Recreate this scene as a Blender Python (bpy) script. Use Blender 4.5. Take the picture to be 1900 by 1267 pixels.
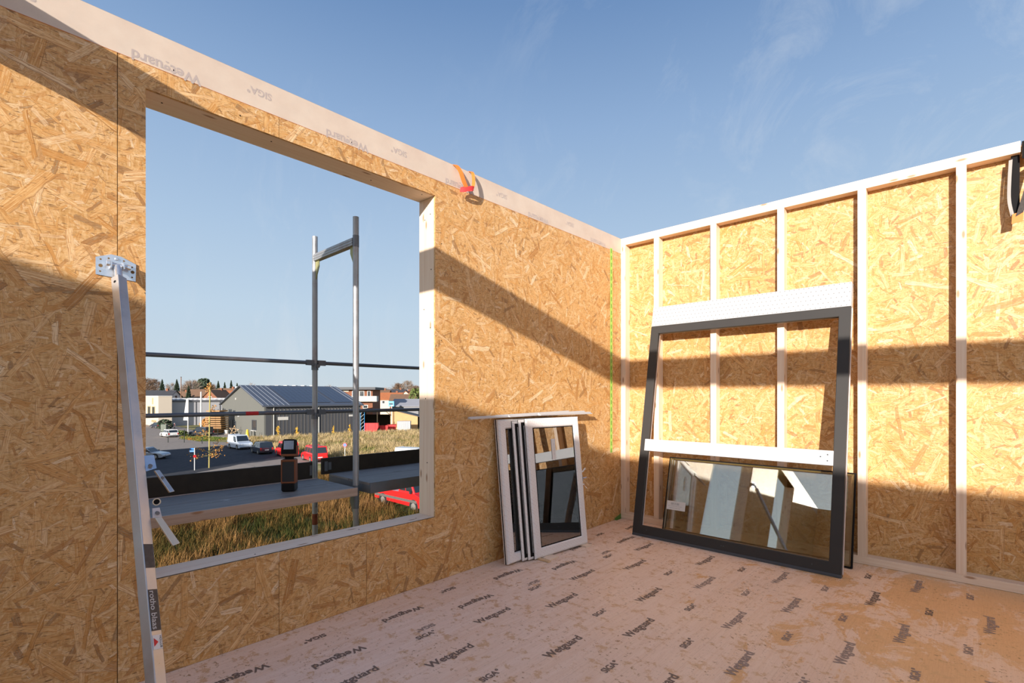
import bpy, math, random
from mathutils import Vector, Matrix, Euler
R = math.radians
for o in list(bpy.data.objects): bpy.data.objects.remove(o)
scene = bpy.context.scene
COL = scene.collection

# ------------------------------------------------------------------ camera
CAM = Vector((3.034, -5.0965, 1.4175)); YAW = 0.7527; FPX = 921.59
cd = bpy.data.cameras.new('camera'); cam = bpy.data.objects.new('camera', cd); COL.objects.link(cam)
cam.location = CAM; cam.rotation_euler = (math.pi/2, 0, YAW)
cd.sensor_width = 36; cd.lens = FPX/1900*36; cd.shift_y = (735.31-633.5)/1900
cd.clip_start = 0.02; cd.clip_end = 2000
scene.camera = cam

# ------------------------------------------------------------------ sky, sun, exposure
SUN_TRAVEL = Vector((-0.452, 1.0, -0.258)).normalized()
sl = bpy.data.lights.new('sun', 'SUN'); sun = bpy.data.objects.new('sun', sl); COL.objects.link(sun)
sun.location = (20, -40, 20); sun.rotation_euler = SUN_TRAVEL.to_track_quat('-Z', 'Y').to_euler()
sl.energy = SUN_E = 6.8; sl.angle = 0.0095; sl.color = (1.0, 0.925, 0.84)
world = bpy.data.worlds.new('sky'); scene.world = world; world.use_nodes = True
nt = world.node_tree; nt.nodes.clear()
def wn(t, **k):
    n = nt.nodes.new(t)
    for a, b in k.items(): setattr(n, a, b)
    return n
out = wn('ShaderNodeOutputWorld'); bg = wn('ShaderNodeBackground')
tc = wn('ShaderNodeTexCoord'); sep = wn('ShaderNodeSeparateXYZ'); nt.links.new(tc.outputs['Generated'], sep.inputs[0])
ramp = wn('ShaderNodeValToRGB'); nt.links.new(sep.outputs['Z'], ramp.inputs[0])
el = ramp.color_ramp.elements
el[0].position = 0.0; el[0].color = (0.56, 0.64, 0.69, 1)
el[1].position = 0.9; el[1].color = (0.08, 0.17, 0.37, 1)
for p, c in ((0.05, (0.53, 0.63, 0.71, 1)), (0.16, (0.48, 0.61, 0.74, 1)), (0.30, (0.38, 0.52, 0.70, 1)), (0.47, (0.26, 0.395, 0.615, 1)), (0.62, (0.145, 0.26, 0.48, 1))):
    e = el.new(p); e.color = c
# warm brightening of the sky around the low sun
dot = wn('ShaderNodeVectorMath', operation='DOT_PRODUCT'); nt.links.new(tc.outputs['Generated'], dot.inputs[0])
dot.inputs[1].default_value = -SUN_TRAVEL
mx = wn('ShaderNodeMath', operation='MAXIMUM'); nt.links.new(dot.outputs['Value'], mx.inputs[0]); mx.inputs[1].default_value = 0
pw = wn('ShaderNodeMath', operation='POWER'); nt.links.new(mx.outputs[0], pw.inputs[0]); pw.inputs[1].default_value = 4.5
glow = wn('ShaderNodeMix', data_type='RGBA', blend_type='ADD'); glow.inputs['B'].default_value = (0.90, 0.76, 0.57, 1)
nt.links.new(pw.outputs[0], glow.inputs['Factor']); nt.links.new(ramp.outputs[0], glow.inputs['A'])
# thin wispy cirrus
mp = wn('ShaderNodeMapping'); mp.inputs['Scale'].default_value = (2.2, 5.0, 1.6); mp.inputs['Rotation'].default_value = (0.35, 0.2, 0.9); mp.inputs['Location'].default_value = (0.7, 0.4, 0.9)
nt.links.new(tc.outputs['Generated'], mp.inputs[0])
nz = wn('ShaderNodeTexNoise'); nz.inputs['Scale'].default_value = 2.4; nz.inputs['Detail'].default_value = 9; nz.inputs['Roughness'].default_value = 0.68; nz.inputs['Distortion'].default_value = 0.7
nt.links.new(mp.outputs[0], nz.inputs['Vector'])
nz2 = wn('ShaderNodeTexNoise'); nz2.inputs['Scale'].default_value = 1.7; nz2.inputs['Detail'].default_value = 2
nt.links.new(tc.outputs['Generated'], nz2.inputs['Vector'])
m1 = wn('ShaderNodeMapRange'); m1.inputs['From Min'].default_value = 0.50; m1.inputs['From Max'].default_value = 0.80; nt.links.new(nz.outputs['Fac'], m1.inputs['Value'])
m2 = wn('ShaderNodeMapRange'); m2.inputs['From Min'].default_value = 0.44; m2.inputs['From Max'].default_value = 0.62; nt.links.new(nz2.outputs['Fac'], m2.inputs['Value'])
mm = wn('ShaderNodeMath', operation='MULTIPLY'); nt.links.new(m1.outputs[0], mm.inputs[0]); nt.links.new(m2.outputs[0], mm.inputs[1])
mc = wn('ShaderNodeMath', operation='MULTIPLY'); nt.links.new(mm.outputs[0], mc.inputs[0]); mc.inputs[1].default_value = 0.42
cl = wn('ShaderNodeMix', data_type='RGBA'); cl.inputs['B'].default_value = (0.66, 0.71, 0.76, 1)
nt.links.new(mc.outputs[0], cl.inputs['Factor']); nt.links.new(glow.outputs['Result'], cl.inputs['A'])
nt.links.new(cl.outputs['Result'], bg.inputs['Color']); bg.inputs['Strength'].default_value = 0.93
nt.links.new(bg.outputs[0], out.inputs[0])
scene.view_settings.view_transform = 'Standard'; scene.view_settings.look = 'None'
scene.view_settings.gamma = 1.0; scene.view_settings.use_curve_mapping = False; scene.view_settings.exposure = 0.22

# ------------------------------------------------------------------ mesh helpers
class MB:
    """collects faces with metric uvs and builds ONE mesh"""
    def __init__(s): s.v = []; s.f = []; s.uv = []; s.col = []
    def face(s, pts, uv=None):
        i = len(s.v); s.v += [tuple(p) for p in pts]; s.f.append(tuple(range(i, i+len(pts))))
        if uv is None:
            a = Vector(pts[1])-Vector(pts[0]); L = a.length or 1; a = a/L
            n = Vector((0, 0, 0))
            for k in range(1, len(pts)-1): n += (Vector(pts[k])-Vector(pts[0])).cross(Vector(pts[k+1])-Vector(pts[0]))
            n = n.normalized() if n.length > 1e-12 else Vector((0, 0, 1)); b = n.cross(a)
            uv = [((Vector(p)-Vector(pts[0])).dot(a), (Vector(p)-Vector(pts[0])).dot(b)) for p in pts]
        s.uv += uv
    def box(s, lo, hi, M=None):
        lo = [min(a, b) for a, b in zip(lo, hi)], [max(a, b) for a, b in zip(lo, hi)]; lo, hi = lo
        size = [hi[i]-lo[i] for i in range(3)]; longest = max(range(3), key=lambda i: size[i])
        c = lambda i, j, k: Vector(((lo, hi)[i][0], (lo, hi)[j][1], (lo, hi)[k][2]))
        for ax, q in ((0, [(0,0,0),(0,0,1),(0,1,1),(0,1,0)]), (0, [(1,0,0),(1,1,0),(1,1,1),(1,0,1)]), (1, [(0,0,0),(1,0,0),(1,0,1),(0,0,1)]),
                      (1, [(0,1,0),(0,1,1),(1,1,1),(1,1,0)]), (2, [(0,0,0),(0,1,0),(1,1,0),(1,0,0)]), (2, [(0,0,1),(1,0,1),(1,1,1),(0,1,1)])):
            pts = [c(*t) for t in q]; oth = [i for i in range(3) if i != ax]
            if longest in oth: u = longest; w = [i for i in oth if i != longest][0]
            else: u, w = oth
            uv = [(p[u], p[w]+ax*0.37) for p in pts]
            s.face([M @ p for p in pts] if M else pts, uv)
        return s
    def bar(s, a, b, w, h, roll=0.0):
        a = Vector(a); b = Vector(b); d = b-a; L = d.length
        q = d.to_track_quat('Z', 'Y').to_matrix().to_4x4()
        s.box((-w/2, -h/2, 0), (w/2, h/2, L), Matrix.Translation(a) @ q @ Matrix.Rotation(roll, 4, 'Z')); return s
    def tube(s, a, b, r, n=12, r2=None, caps=True):
        a = Vector(a); b = Vector(b); d = b-a; L = d.length; r2 = r if r2 is None else r2
        q = d.to_track_quat('Z', 'Y').to_matrix().to_4x4(); M = Matrix.Translation(a) @ q
        A = [M @ Vector((r*math.cos(2*math.pi*k/n), r*math.sin(2*math.pi*k/n), 0)) for k in range(n)]
        B = [M @ Vector((r2*math.cos(2*math.pi*k/n), r2*math.sin(2*math.pi*k/n), L)) for k in range(n)]
        P = 2*math.pi*r
        for k in range(n):
            k2 = (k+1) % n; s.face([A[k], A[k2], B[k2], B[k]], [(0, P*k/n), (0, P*(k+1)/n), (L, P*(k+1)/n), (L, P*k/n)])
        if caps: s.face(A[::-1]); s.face(B)
        return s
    def path(s, pts, r, n=8):
        for a, b in zip(pts[:-1], pts[1:]): s.tube(a, b, r, n)
        return s
    def prism(s, poly, o, u, v, n, uvo=(0, 0)):
        """polygon in plane (u,v) at o, extruded along n (vector with length)"""
        o = Vector(o); u = Vector(u); v = Vector(v); n = Vector(n)
        P = [o+u*a+v*b for a, b in poly]; Q = [p+n for p in P]; k = len(poly)
        flip = u.cross(v).dot(n) < 0
        uv = [(a+uvo[0], b+uvo[1]) for a, b in poly]
        if not flip: s.face(P[::-1], uv[::-1]); s.face(Q, uv)
        else: s.face(P, uv); s.face(Q[::-1], uv[::-1])
        for i in range(k):
            j = (i+1) % k; pts = [P[i], P[j], Q[j], Q[i]]
            s.face(pts if not flip else pts[::-1])
        return s
    def ring(s, rects, M=None, close=True):
        """rects: list of (x0,x1,z0,z1,y); skins successive rectangles (a mitred frame)"""
        cs = [[Vector((x0, y, z0)), Vector((x1, y, z0)), Vector((x1, y, z1)), Vector((x0, y, z1))] for x0, x1, z0, z1, y in rects]
        if M: cs = [[M @ p for p in c] for c in cs]
        n = len(cs)
        for i in range(n if close else n-1):
            a, b = cs[i], cs[(i+1) % n]
            for k in range(4):
                k2 = (k+1) % 4; s.face([a[k], a[k2], b[k2], b[k]])
        return s
    def ribbon(s, pts, wdir, w):
        wd = Vector(wdir).normalized()*w/2
        for a, b in zip(pts[:-1], pts[1:]):
            a = Vector(a); b = Vector(b); s.face([a-wd, b-wd, b+wd, a+wd])
        return s
    def mesh(s, name):
        me = bpy.data.meshes.new(name); me.from_pydata(s.v, [], s.f)
        ul = me.uv_layers.new(name='UVMap')
        flat = [c for t in s.uv for c in t]; ul.data.foreach_set('uv', flat)
        if s.col:
            ca = me.color_attributes.new('Col', 'FLOAT_COLOR', 'POINT'); ca.data.foreach_set('color', [c for t in s.col for c in t])
        me.update(); return me

def tag(o, label=None, cat=None, group=None, kind=None):
    if label: o['label'] = label
    if cat: o['category'] = cat
    if group: o['group'] = group
    if kind: o['kind'] = kind
    return o
def thing(name, label=None, cat=None, loc=(0, 0, 0), rot=(0, 0, 0), group=None, kind=None, parent=None, matrix=None):
    o = bpy.data.objects.new(name, None); COL.objects.link(o); o.empty_display_size = 0.1
    if matrix is not None: o.matrix_world = matrix
    else: o.location = loc; o.rotation_euler = rot
    if parent: o.parent = parent
    return tag(o, label, cat, group, kind)
def obj(name, mb, mat, parent=None, label=None, cat=None, group=None, kind=None, bevel=0, smooth=False, weld=False, solid=0, loc=None, rot=None):
    me = mb if isinstance(mb, bpy.types.Mesh) else mb.mesh(name)
    if mat and not me.materials: me.materials.append(mat)
    o = bpy.data.objects.new(name, me); COL.objects.link(o)
    if parent: o.parent = parent
    if loc: o.location = loc
    if rot: o.rotation_euler = rot
    if bevel or weld or smooth:
        w = o.modifiers.new('weld', 'WELD'); w.merge_threshold = 0.0002
    if solid:
        m = o.modifiers.new('solid', 'SOLIDIFY'); m.thickness = solid; m.offset = 0
    if bevel:
        b = o.modifiers.new('bevel', 'BEVEL'); b.width = bevel; b.segments = 2; b.limit_method = 'ANGLE'; b.angle_limit = R(40)
    if smooth:
        me.polygons.foreach_set('use_smooth', [True]*len(me.polygons))
        if not bevel:
            e = o.modifiers.new('edges', 'EDGE_SPLIT'); e.split_angle = R(40)
    return tag(o, label, cat, group, kind)
def copy_tree(o, parent=None):
    c = o.copy(); COL.objects.link(c); c.parent = parent
    for ch in o.children: copy_tree(ch, c)
    return c
_texts = {}
def text_mesh(s, bold=0.0):
    key = (s, bold)
    if key in _texts: return _texts[key]
    cu = bpy.data.curves.new('t', 'FONT'); cu.body = s; cu.align_x = 'CENTER'; cu.align_y = 'CENTER'; cu.size = 1.0; cu.offset = bold; cu.resolution_u = 3
    o = bpy.data.objects.new('t', cu); COL.objects.link(o)
    bpy.context.view_layer.update()
    me = bpy.data.meshes.new_from_object(o.evaluated_get(bpy.context.evaluated_depsgraph_get()))
    bpy.data.objects.remove(o)
    _texts[key] = me; return me
def put_text(name, s, origin, right, up, length, mat, parent, bold=0.02, height=None):
    me = text_mesh(s, bold)
    xs = [v.co.x for v in me.vertices]; wd = max(xs)-min(xs)
    if not me.materials: me.materials.append(mat)
    o = bpy.data.objects.new(name, me); COL.objects.link(o)
    if me.materials[0] != mat:
        me2 = me.copy(); me2.materials.clear(); me2.materials.append(mat); o.data = me2
    r = Vector(right).normalized(); u = Vector(up).normalized(); n = r.cross(u); k = length/wd; kh = k if height is None else height
    M = Matrix(((r.x*k, u.x*kh, n.x*k, origin[0]), (r.y*k, u.y*kh, n.y*k, origin[1]), (r.z*k, u.z*kh, n.z*k, origin[2]), (0, 0, 0, 1)))
    o.parent = parent; o.matrix_local = M
    return o

# ------------------------------------------------------------------ materials
def newmat(name):
    m = bpy.data.materials.new(name); m.use_nodes = True; n = m.node_tree; n.nodes.clear()
    o = n.nodes.new('ShaderNodeOutputMaterial'); b = n.nodes.new('ShaderNodeBsdfPrincipled'); n.links.new(b.outputs[0], o.inputs[0])
    return m, n, b, o
class NG:
    """tiny node graph helper"""
    def __init__(s, nt): s.nt = nt
    def n(s, t, ins=None, **k):
        nd = s.nt.nodes.new(t)
        for a, b in k.items(): setattr(nd, a, b)
        for key, val in (ins or {}).items():
            if isinstance(val, bpy.types.NodeSocket): s.nt.links.new(val, nd.inputs[key])
            else: nd.inputs[key].default_value = val
        return nd
    def math(s, op, a, b=None, c=None, clamp=False):
        nd = s.n('ShaderNodeMath', operation=op, use_clamp=clamp)
        for i, x in enumerate((a, b, c)):
            if x is None: continue
            if isinstance(x, bpy.types.NodeSocket): s.nt.links.new(x, nd.inputs[i])
            else: nd.inputs[i].default_value = x
        return nd.outputs[0]
    def mix(s, f, a, b, mode='MIX'):
        nd = s.n('ShaderNodeMix', data_type='RGBA', blend_type=mode)
        for key, x in (('Factor', f), ('A', a), ('B', b)):
            if isinstance(x, bpy.types.NodeSocket): s.nt.links.new(x, nd.inputs[key] if key == 'Factor' else [i for i in nd.inputs if i.name == key and i.type == 'RGBA'][0])
            elif key == 'Factor': nd.inputs[key].default_value = x
            else: [i for i in nd.inputs if i.name == key and i.type == 'RGBA'][0].default_value = (*x, 1) if len(x) == 3 else x
        return [o for o in nd.outputs if o.type == 'RGBA'][0]
    def ramp(s, f, stops, interp='LINEAR'):
        nd = s.n('ShaderNodeValToRGB', {'Fac': f}); cr = nd.color_ramp; cr.interpolation = interp
        while len(cr.elements) < len(stops): cr.elements.new(0.5)
        for e, (p, c) in zip(cr.elements, stops): e.position = p; e.color = (*c, 1)
        return nd.outputs[0]
    def rng(s, v, a, b, c=0.0, d=1.0):
        return s.n('ShaderNodeMapRange', {'Value': v, 'From Min': a, 'From Max': b, 'To Min': c, 'To Max': d}).outputs[0]
    def noise(s, vec, scale, detail=3, rough=0.55, dist=0.0, out='Fac'):
        return s.n('ShaderNodeTexNoise', {'Vector': vec, 'Scale': scale, 'Detail': detail, 'Roughness': rough, 'Distortion': dist}).outputs[out]
    def mapping(s, vec, scale=(1, 1, 1), loc=(0, 0, 0), rot=(0, 0, 0)):
        return s.n('ShaderNodeMapping', {'Vector': vec, 'Scale': scale, 'Location': loc, 'Rotation': rot}).outputs[0]
    def uv(s, rnd=17.0):
        u = s.n('ShaderNodeTexCoord').outputs['UV']
        if not rnd: return u
        oi = s.n('ShaderNodeObjectInfo').outputs['Random']; m = s.math('MULTIPLY', oi, rnd)
        cv = s.n('ShaderNodeCombineXYZ', {'X': m, 'Y': s.math('MULTIPLY', m, 1.7)}).outputs[0]
        return s.n('ShaderNodeVectorMath', {0: u, 1: cv}, operation='ADD').outputs[0]

def plain(name, col, rough=0.6, metal=0.0, var=0.12, vscale=6.0, bump=0.0, spec=0.5, coat=0.0):
    m, nt, b, o = newmat(name); g = NG(nt)
    tcn = g.n('ShaderNodeTexCoord').outputs['Object']
    nf = g.noise(tcn, vscale, 4)
    c = g.mix(nf, tuple(max(0, x*(1-var)) for x in col), tuple(min(1, x*(1+var)) for x in col))
    nt.links.new(c, b.inputs['Base Color']); b.inputs['Roughness'].default_value = rough; b.inputs['Metallic'].default_value = metal
    b.inputs['Specular IOR Level'].default_value = spec
    if coat: b.inputs['Coat Weight'].default_value = coat; b.inputs['Coat Roughness'].default_value = 0.08
    if bump:
        bp = g.n('ShaderNodeBump', {'Height': g.noise(tcn, vscale*6, 3), 'Strength': bump, 'Distance': 0.01}); nt.links.new(bp.outputs[0], b.inputs['Normal'])
    return m

# one layer of wood flakes as a node group
def flake_group():
    ng = bpy.data.node_groups.new('flake_layer', 'ShaderNodeTree'); it = ng.interface
    for nme, ty in (('Vector', 'NodeSocketVector'), ('Scale', 'NodeSocketFloat'), ('Length', 'NodeSocketFloat'), ('Width', 'NodeSocketFloat'), ('Offset', 'NodeSocketFloat')):
        it.new_socket(nme, in_out='INPUT', socket_type=ty)
    for nme in ('Mask', 'Tone', 'Grain', 'Edge'): it.new_socket(nme, in_out='OUTPUT', socket_type='NodeSocketFloat')
    g = NG(ng); gi = ng.nodes.new('NodeGroupInput'); go = ng.nodes.new('NodeGroupOutput')
    v = g.n('ShaderNodeVectorMath', {0: gi.outputs['Vector'], 'Scale': gi.outputs['Scale']}, operation='SCALE').outputs[0]
    off = g.n('ShaderNodeCombineXYZ', {'X': gi.outputs['Offset'], 'Y': g.math('MULTIPLY', gi.outputs['Offset'], 1.37)}).outputs[0]
    v = g.n('ShaderNodeVectorMath', {0: v, 1: off}, operation='ADD').outputs[0]
    vo = g.n('ShaderNodeTexVoronoi', {'Vector': v, 'Scale': 1.0, 'Randomness': 1.0}, voronoi_dimensions='2D')
    d = g.n('ShaderNodeVectorMath', {0: v, 1: vo.outputs['Position']}, operation='SUBTRACT').outputs[0]
    sc = g.n('ShaderNodeSeparateColor', {0: vo.outputs['Color']})
    ang = g.math('MULTIPLY', sc.outputs[0], 6.283)
    rv = g.n('ShaderNodeVectorRotate', {'Vector': d, 'Angle': ang}, rotation_type='Z_AXIS').outputs[0]
    wob = g.n('ShaderNodeTexNoise', {'Vector': v, 'Scale': 3.0, 'Detail': 2.0}).outputs['Fac']
    sx = g.n('ShaderNodeSeparateXYZ', {0: rv}); x, y = sx.outputs[0], sx.outputs[1]
    ay = g.math('ABSOLUTE', g.math('ADD', y, g.math('MULTIPLY', g.math('SUBTRACT', wob, 0.5), 0.10))); ax = g.math('ABSOLUTE', g.math('ADD', x, g.math('MULTIPLY', y, 0.35)))
    wv = g.math('MULTIPLY', gi.outputs['Width'], g.math('ADD', 0.45, g.math('MULTIPLY', sc.outputs[2], 1.1)))
    my = g.math('LESS_THAN', ay, wv); mx_ = g.math('LESS_THAN', ax, gi.outputs['Length'])
    mask = g.math('MULTIPLY', my, mx_)
    gv = g.n('ShaderNodeCombineXYZ', {'X': g.math('MULTIPLY', x, 2.5), 'Y': g.math('MULTIPLY', y, 55.0), 'Z': g.math('MULTIPLY', sc.outputs[1], 40.0)}).outputs[0]
    gr = g.n('ShaderNodeTexNoise', {'Vector': gv, 'Scale': 1.0, 'Detail': 3.0}).outputs['Fac']
    edge = g.math('MULTIPLY', mask, g.math('MULTIPLY', g.rng(g.math('SUBTRACT', wv, ay), 0.0, 0.028, 1.0, 0.0), g.rng(y, -0.02, 0.02, 0.15, 1.0)))  # shade painted along one side of each flake so they seem to overlap
    L = ng.links
    L.new(mask, go.inputs['Mask']); L.new(sc.outputs[1], go.inputs['Tone']); L.new(gr, go.inputs['Grain']); L.new(edge, go.inputs['Edge'])
    return ng
FLAKE = flake_group()
def osb_mat(name, light=1.0, rough=0.5):
    m, nt, b, o = newmat(name); g = NG(nt); uv = g.uv()
    fib = g.noise(g.mapping(uv, (14, 60, 1), rot=(0, 0, 0.6)), 1.0, 6, 0.65, 1.2)
    fib2 = g.noise(g.mapping(uv, (60, 14, 1), rot=(0, 0, 0.2)), 1.0, 6, 0.65, 1.2)
    col = g.ramp(g.math('MULTIPLY', g.math('ADD', fib, fib2), 0.5), [(0.30, (0.30, 0.13, 0.030)), (0.46, (0.54, 0.30, 0.105)), (0.60, (0.68, 0.43, 0.20)), (0.75, (0.77, 0.53, 0.26))])
    h = g.math('MULTIPLY', fib, 0.25)
    stops = [(0.0, (0.12, 0.075, 0.04)), (0.05, (0.22, 0.125, 0.055)), (0.10, (0.36, 0.16, 0.045)), (0.20, (0.53, 0.255, 0.065)), (0.38, (0.64, 0.35, 0.115)), (0.58, (0.70, 0.42, 0.17)), (0.78, (0.75, 0.505, 0.26)), (0.92, (0.80, 0.595, 0.35)), (1.0, (0.85, 0.69, 0.47))]
    for i, (sc, ln, wd, of) in enumerate(((30, 0.62, 0.07, 41.3), (22, 0.62, 0.10, 3.1), (16, 0.64, 0.10, 7.7), (12, 0.66, 0.10, 11.3), (9.2, 0.68, 0.095, 5.9), (7.0, 0.68, 0.09, 17.1), (5.4, 0.70, 0.08, 23.7), (4.2, 0.72, 0.068, 29.3))):
        q = g.n('ShaderNodeGroup', node_tree=FLAKE)
        for k, val in (('Scale', sc), ('Length', ln), ('Width', wd), ('Offset', of)): q.inputs[k].default_value = val
        nt.links.new(uv, q.inputs['Vector'])
        # bigger flakes are sparser
        keep = (0.05, 0.05, 0.05, 0.08, 0.15, 0.25, 0.42, 0.6)[i]
        hsh = g.math('FRACT', g.math('MULTIPLY', q.outputs['Tone'], 7.31))
        mk = g.math('MULTIPLY', q.outputs['Mask'], g.math('GREATER_THAN', hsh, keep))
        fc = g.ramp(q.outputs['Tone'], stops)
        fc = g.mix(g.rng(q.outputs['Grain'], 0.42, 0.64, 0.0, 0.85), fc, (0.46, 0.20, 0.05)); fc = g.mix(g.rng(q.outputs['Grain'], 0.46, 0.30, 0.0, 0.5), fc, (0.82, 0.62, 0.36))
        fc = g.mix(g.math('MULTIPLY', q.outputs['Edge'], 0.72), fc, (0.22, 0.095, 0.028))
        col = g.mix(g.math('MULTIPLY', mk, g.rng(g.math('FRACT', g.math('MULTIPLY', q.outputs['Tone'], 13.7)), 0.0, 1.0, 0.55, 0.97)), col, fc)
        h = g.math('ADD', g.math('MULTIPLY', h, g.math('SUBTRACT', 1.0, g.math('MULTIPLY', mk, 0.7))), g.math('MULTIPLY', mk, g.math('ADD', 0.15, g.math('MULTIPLY', q.outputs['Tone'], 0.5))))
    # short dark cracks between the strands
    for sc_, rot_ in ((26, 0.35), (21, 1.2), (33, 2.2)):
        cv = g.mapping(uv, (sc_, sc_*7, 1), rot=(0, 0, rot_)); cn = g.noise(cv, 1.0, 2, 0.5, 0.4)
        col = g.mix(g.rng(cn, 0.655, 0.70, 0.0, 0.8), col, (0.16, 0.075, 0.025))
    if light != 1.0: col = g.mix(1.0, col, (light, light, light), 'MULTIPLY')
    nt.links.new(col, b.inputs['Base Color']); b.inputs['Roughness'].default_value = rough; b.inputs['Specular IOR Level'].default_value = 0.35
    bp = g.n('ShaderNodeBump', {'Height': h, 'Strength': 0.45, 'Distance': 0.003}); nt.links.new(bp.outputs[0], b.inputs['Normal'])
    return m
def timber_mat(name, c1=(0.74, 0.54, 0.385), c2=(0.86, 0.71, 0.565), knot=True, rough=0.55):
    m, nt, b, o = newmat(name); g = NG(nt); uv = g.uv()
    gr = g.noise(g.mapping(uv, (1.2, 55, 1)), 1.0, 5, 0.6, 0.8)
    gr2 = g.noise(g.mapping(uv, (3, 220, 1)), 1.0, 3, 0.6)
    col = g.mix(g.rng(gr, 0.3, 0.72), c2, c1)
    col = g.mix(g.rng(gr2, 0.4, 0.8, 0, 0.35), col, c1)
    if knot:
        vo = g.n('ShaderNodeTexVoronoi', {'Vector': g.mapping(uv, (2.6, 9.0, 1)), 'Scale': 1.0}, voronoi_dimensions='2D')
        sc = g.n('ShaderNodeSeparateColor', {0: vo.outputs['Color']})
        kd = g.math('MULTIPLY', g.rng(vo.outputs['Distance'], 0.05, 0.11, 1.0, 0.0), g.math('GREATER_THAN', sc.outputs[0], 0.45))
        col = g.mix(g.math('MULTIPLY', kd, 0.75), col, (0.30, 0.13, 0.05))
    nt.links.new(col, b.inputs['Base Color']); b.inputs['Roughness'].default_value = rough; b.inputs['Specular IOR Level'].default_value = 0.3
    bp = g.n('ShaderNodeBump', {'Height': gr2, 'Strength': 0.12, 'Distance': 0.001}); nt.links.new(bp.outputs[0], b.inputs['Normal'])
    return m
def membrane_wall_mat():
    m, nt, b, o = newmat('wall_membrane'); g = NG(nt); uv = g.uv(0)
    nz_ = g.noise(g.mapping(uv, (1, 1, 1)), 5.0, 6, 0.6)
    col = g.mix(g.rng(nz_, 0.35, 0.7), (0.74, 0.62, 0.52), (0.82, 0.72, 0.61))
    nt.links.new(col, b.inputs['Base Color']); b.inputs['Roughness'].default_value = 0.45
    tr = g.n('ShaderNodeBsdfTransparent', {'Color': (1, 0.97, 0.94, 1)})
    mixs = g.n('ShaderNodeMixShader', {0: 0.60}); nt.links.new(tr.outputs[0], mixs.inputs[1]); nt.links.new(b.outputs[0], mixs.inputs[2])
    nt.links.new(mixs.outputs[0], o.inputs[0]); return m
def floor_mat():
    m, nt, b, o = newmat('floor_membrane_over_boards'); g = NG(nt)
    P = g.n('ShaderNodeTexCoord').outputs['Object']
    sp = g.n('ShaderNodeSeparateXYZ', {0: P})
    grain = g.noise(g.mapping(P, (26, 1.2, 1)), 1.0, 6, 0.62, 0.6)
    fine = g.noise(g.mapping(P, (160, 8, 1)), 1.0, 4, 0.6)
    col = g.mix(g.rng(grain, 0.32, 0.70), (0.92, 0.72, 0.59), (0.84, 0.60, 0.45))
    col = g.mix(g.rng(fine, 0.45, 0.8, 0, 0.35), col, (0.52, 0.30, 0.17))
    # boards under the membrane
    bx = g.math('FRACT', g.math('MULTIPLY', sp.outputs[0], 1/0.19)); jl = g.rng(g.math('ABSOLUTE', g.math('SUBTRACT', bx, 0.5)), 0.486, 0.5, 0.0, 0.55)
    bid = g.n('ShaderNodeTexWhiteNoise', {'W': g.math('FLOOR', g.math('MULTIPLY', sp.outputs[0], 1/0.19))}, noise_dimensions='1D').outputs['Value']
    col = g.mix(g.math('MULTIPLY', bid, 0.22), col, (0.92, 0.76, 0.66))
    col = g.mix(g.math('MULTIPLY', jl, 0.5), col, (0.36, 0.20, 0.12))
    # orange wet patches towards the right of the room
    wet = g.noise(g.mapping(P, (1.3, 0.8, 1), rot=(0, 0, 0.5)), 2.6, 12, 0.74, 0.5)
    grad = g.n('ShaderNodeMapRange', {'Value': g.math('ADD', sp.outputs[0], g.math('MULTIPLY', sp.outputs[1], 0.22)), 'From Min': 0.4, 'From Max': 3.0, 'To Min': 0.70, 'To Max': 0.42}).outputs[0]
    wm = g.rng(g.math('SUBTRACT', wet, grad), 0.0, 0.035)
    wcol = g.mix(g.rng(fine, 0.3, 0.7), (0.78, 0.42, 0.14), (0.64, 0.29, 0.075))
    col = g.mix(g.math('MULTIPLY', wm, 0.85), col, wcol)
    spk = g.noise(P, 11.0, 7, 0.72); col = g.mix(g.math('MULTIPLY', g.rng(spk, 0.55, 0.60), 0.65), col, (0.60, 0.33, 0.13))
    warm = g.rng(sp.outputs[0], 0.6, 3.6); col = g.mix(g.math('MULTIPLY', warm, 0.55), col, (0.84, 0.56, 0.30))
    # sawdust crumbs and dirt
    sd = g.noise(P, 34.0, 5, 0.7); sdm = g.noise(P, 3.1, 3)
    col = g.mix(g.math('MULTIPLY', g.rng(sd, 0.585, 0.63), g.rng(sdm, 0.42, 0.62, 0.15, 0.95)), col, (0.36, 0.19, 0.07))
    sd2 = g.noise(P, 90.0, 3, 0.6); col = g.mix(g.rng(sd2, 0.655, 0.69, 0, 0.5), col, (0.22, 0.12, 0.06))
    nt.links.new(col, b.inputs['Base Color'])
    nt.links.new(g.rng(g.noise(P, 2.3, 4), 0.35, 0.65, 0.34, 0.55), b.inputs['Roughness']); b.inputs['Specular IOR Level'].default_value = 0.45
    bp = g.n('ShaderNodeBump', {'Height': g.noise(P, 7.0, 5), 'Strength': 0.18, 'Distance': 0.01}); nt.links.new(bp.outputs[0], b.inputs['Normal'])
    return m
def glass_mat(name, refl=0.2, tint=(0.93, 0.95, 0.92), dirt=0.0):
    m, nt, b, o = newmat(name); g = NG(nt); nt.nodes.remove(b)
    tr = g.n('ShaderNodeBsdfTransparent', {'Color': (*tint, 1)}); gl = g.n('ShaderNodeBsdfGlossy', {'Color': (0.95, 0.97, 1, 1), 'Roughness': 0.004})
    fr = g.n('ShaderNodeFresnel', {'IOR': 1.5}).outputs[0]
    f = g.math('ADD', refl, g.math('MULTIPLY', fr, 0.9), clamp=True)
    ms = g.n('ShaderNodeMixShader', {0: f}); nt.links.new(tr.outputs[0], ms.inputs[1]); nt.links.new(gl.outputs[0], ms.inputs[2])
    nt.links.new(ms.outputs[0], o.inputs[0]); return m
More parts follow.
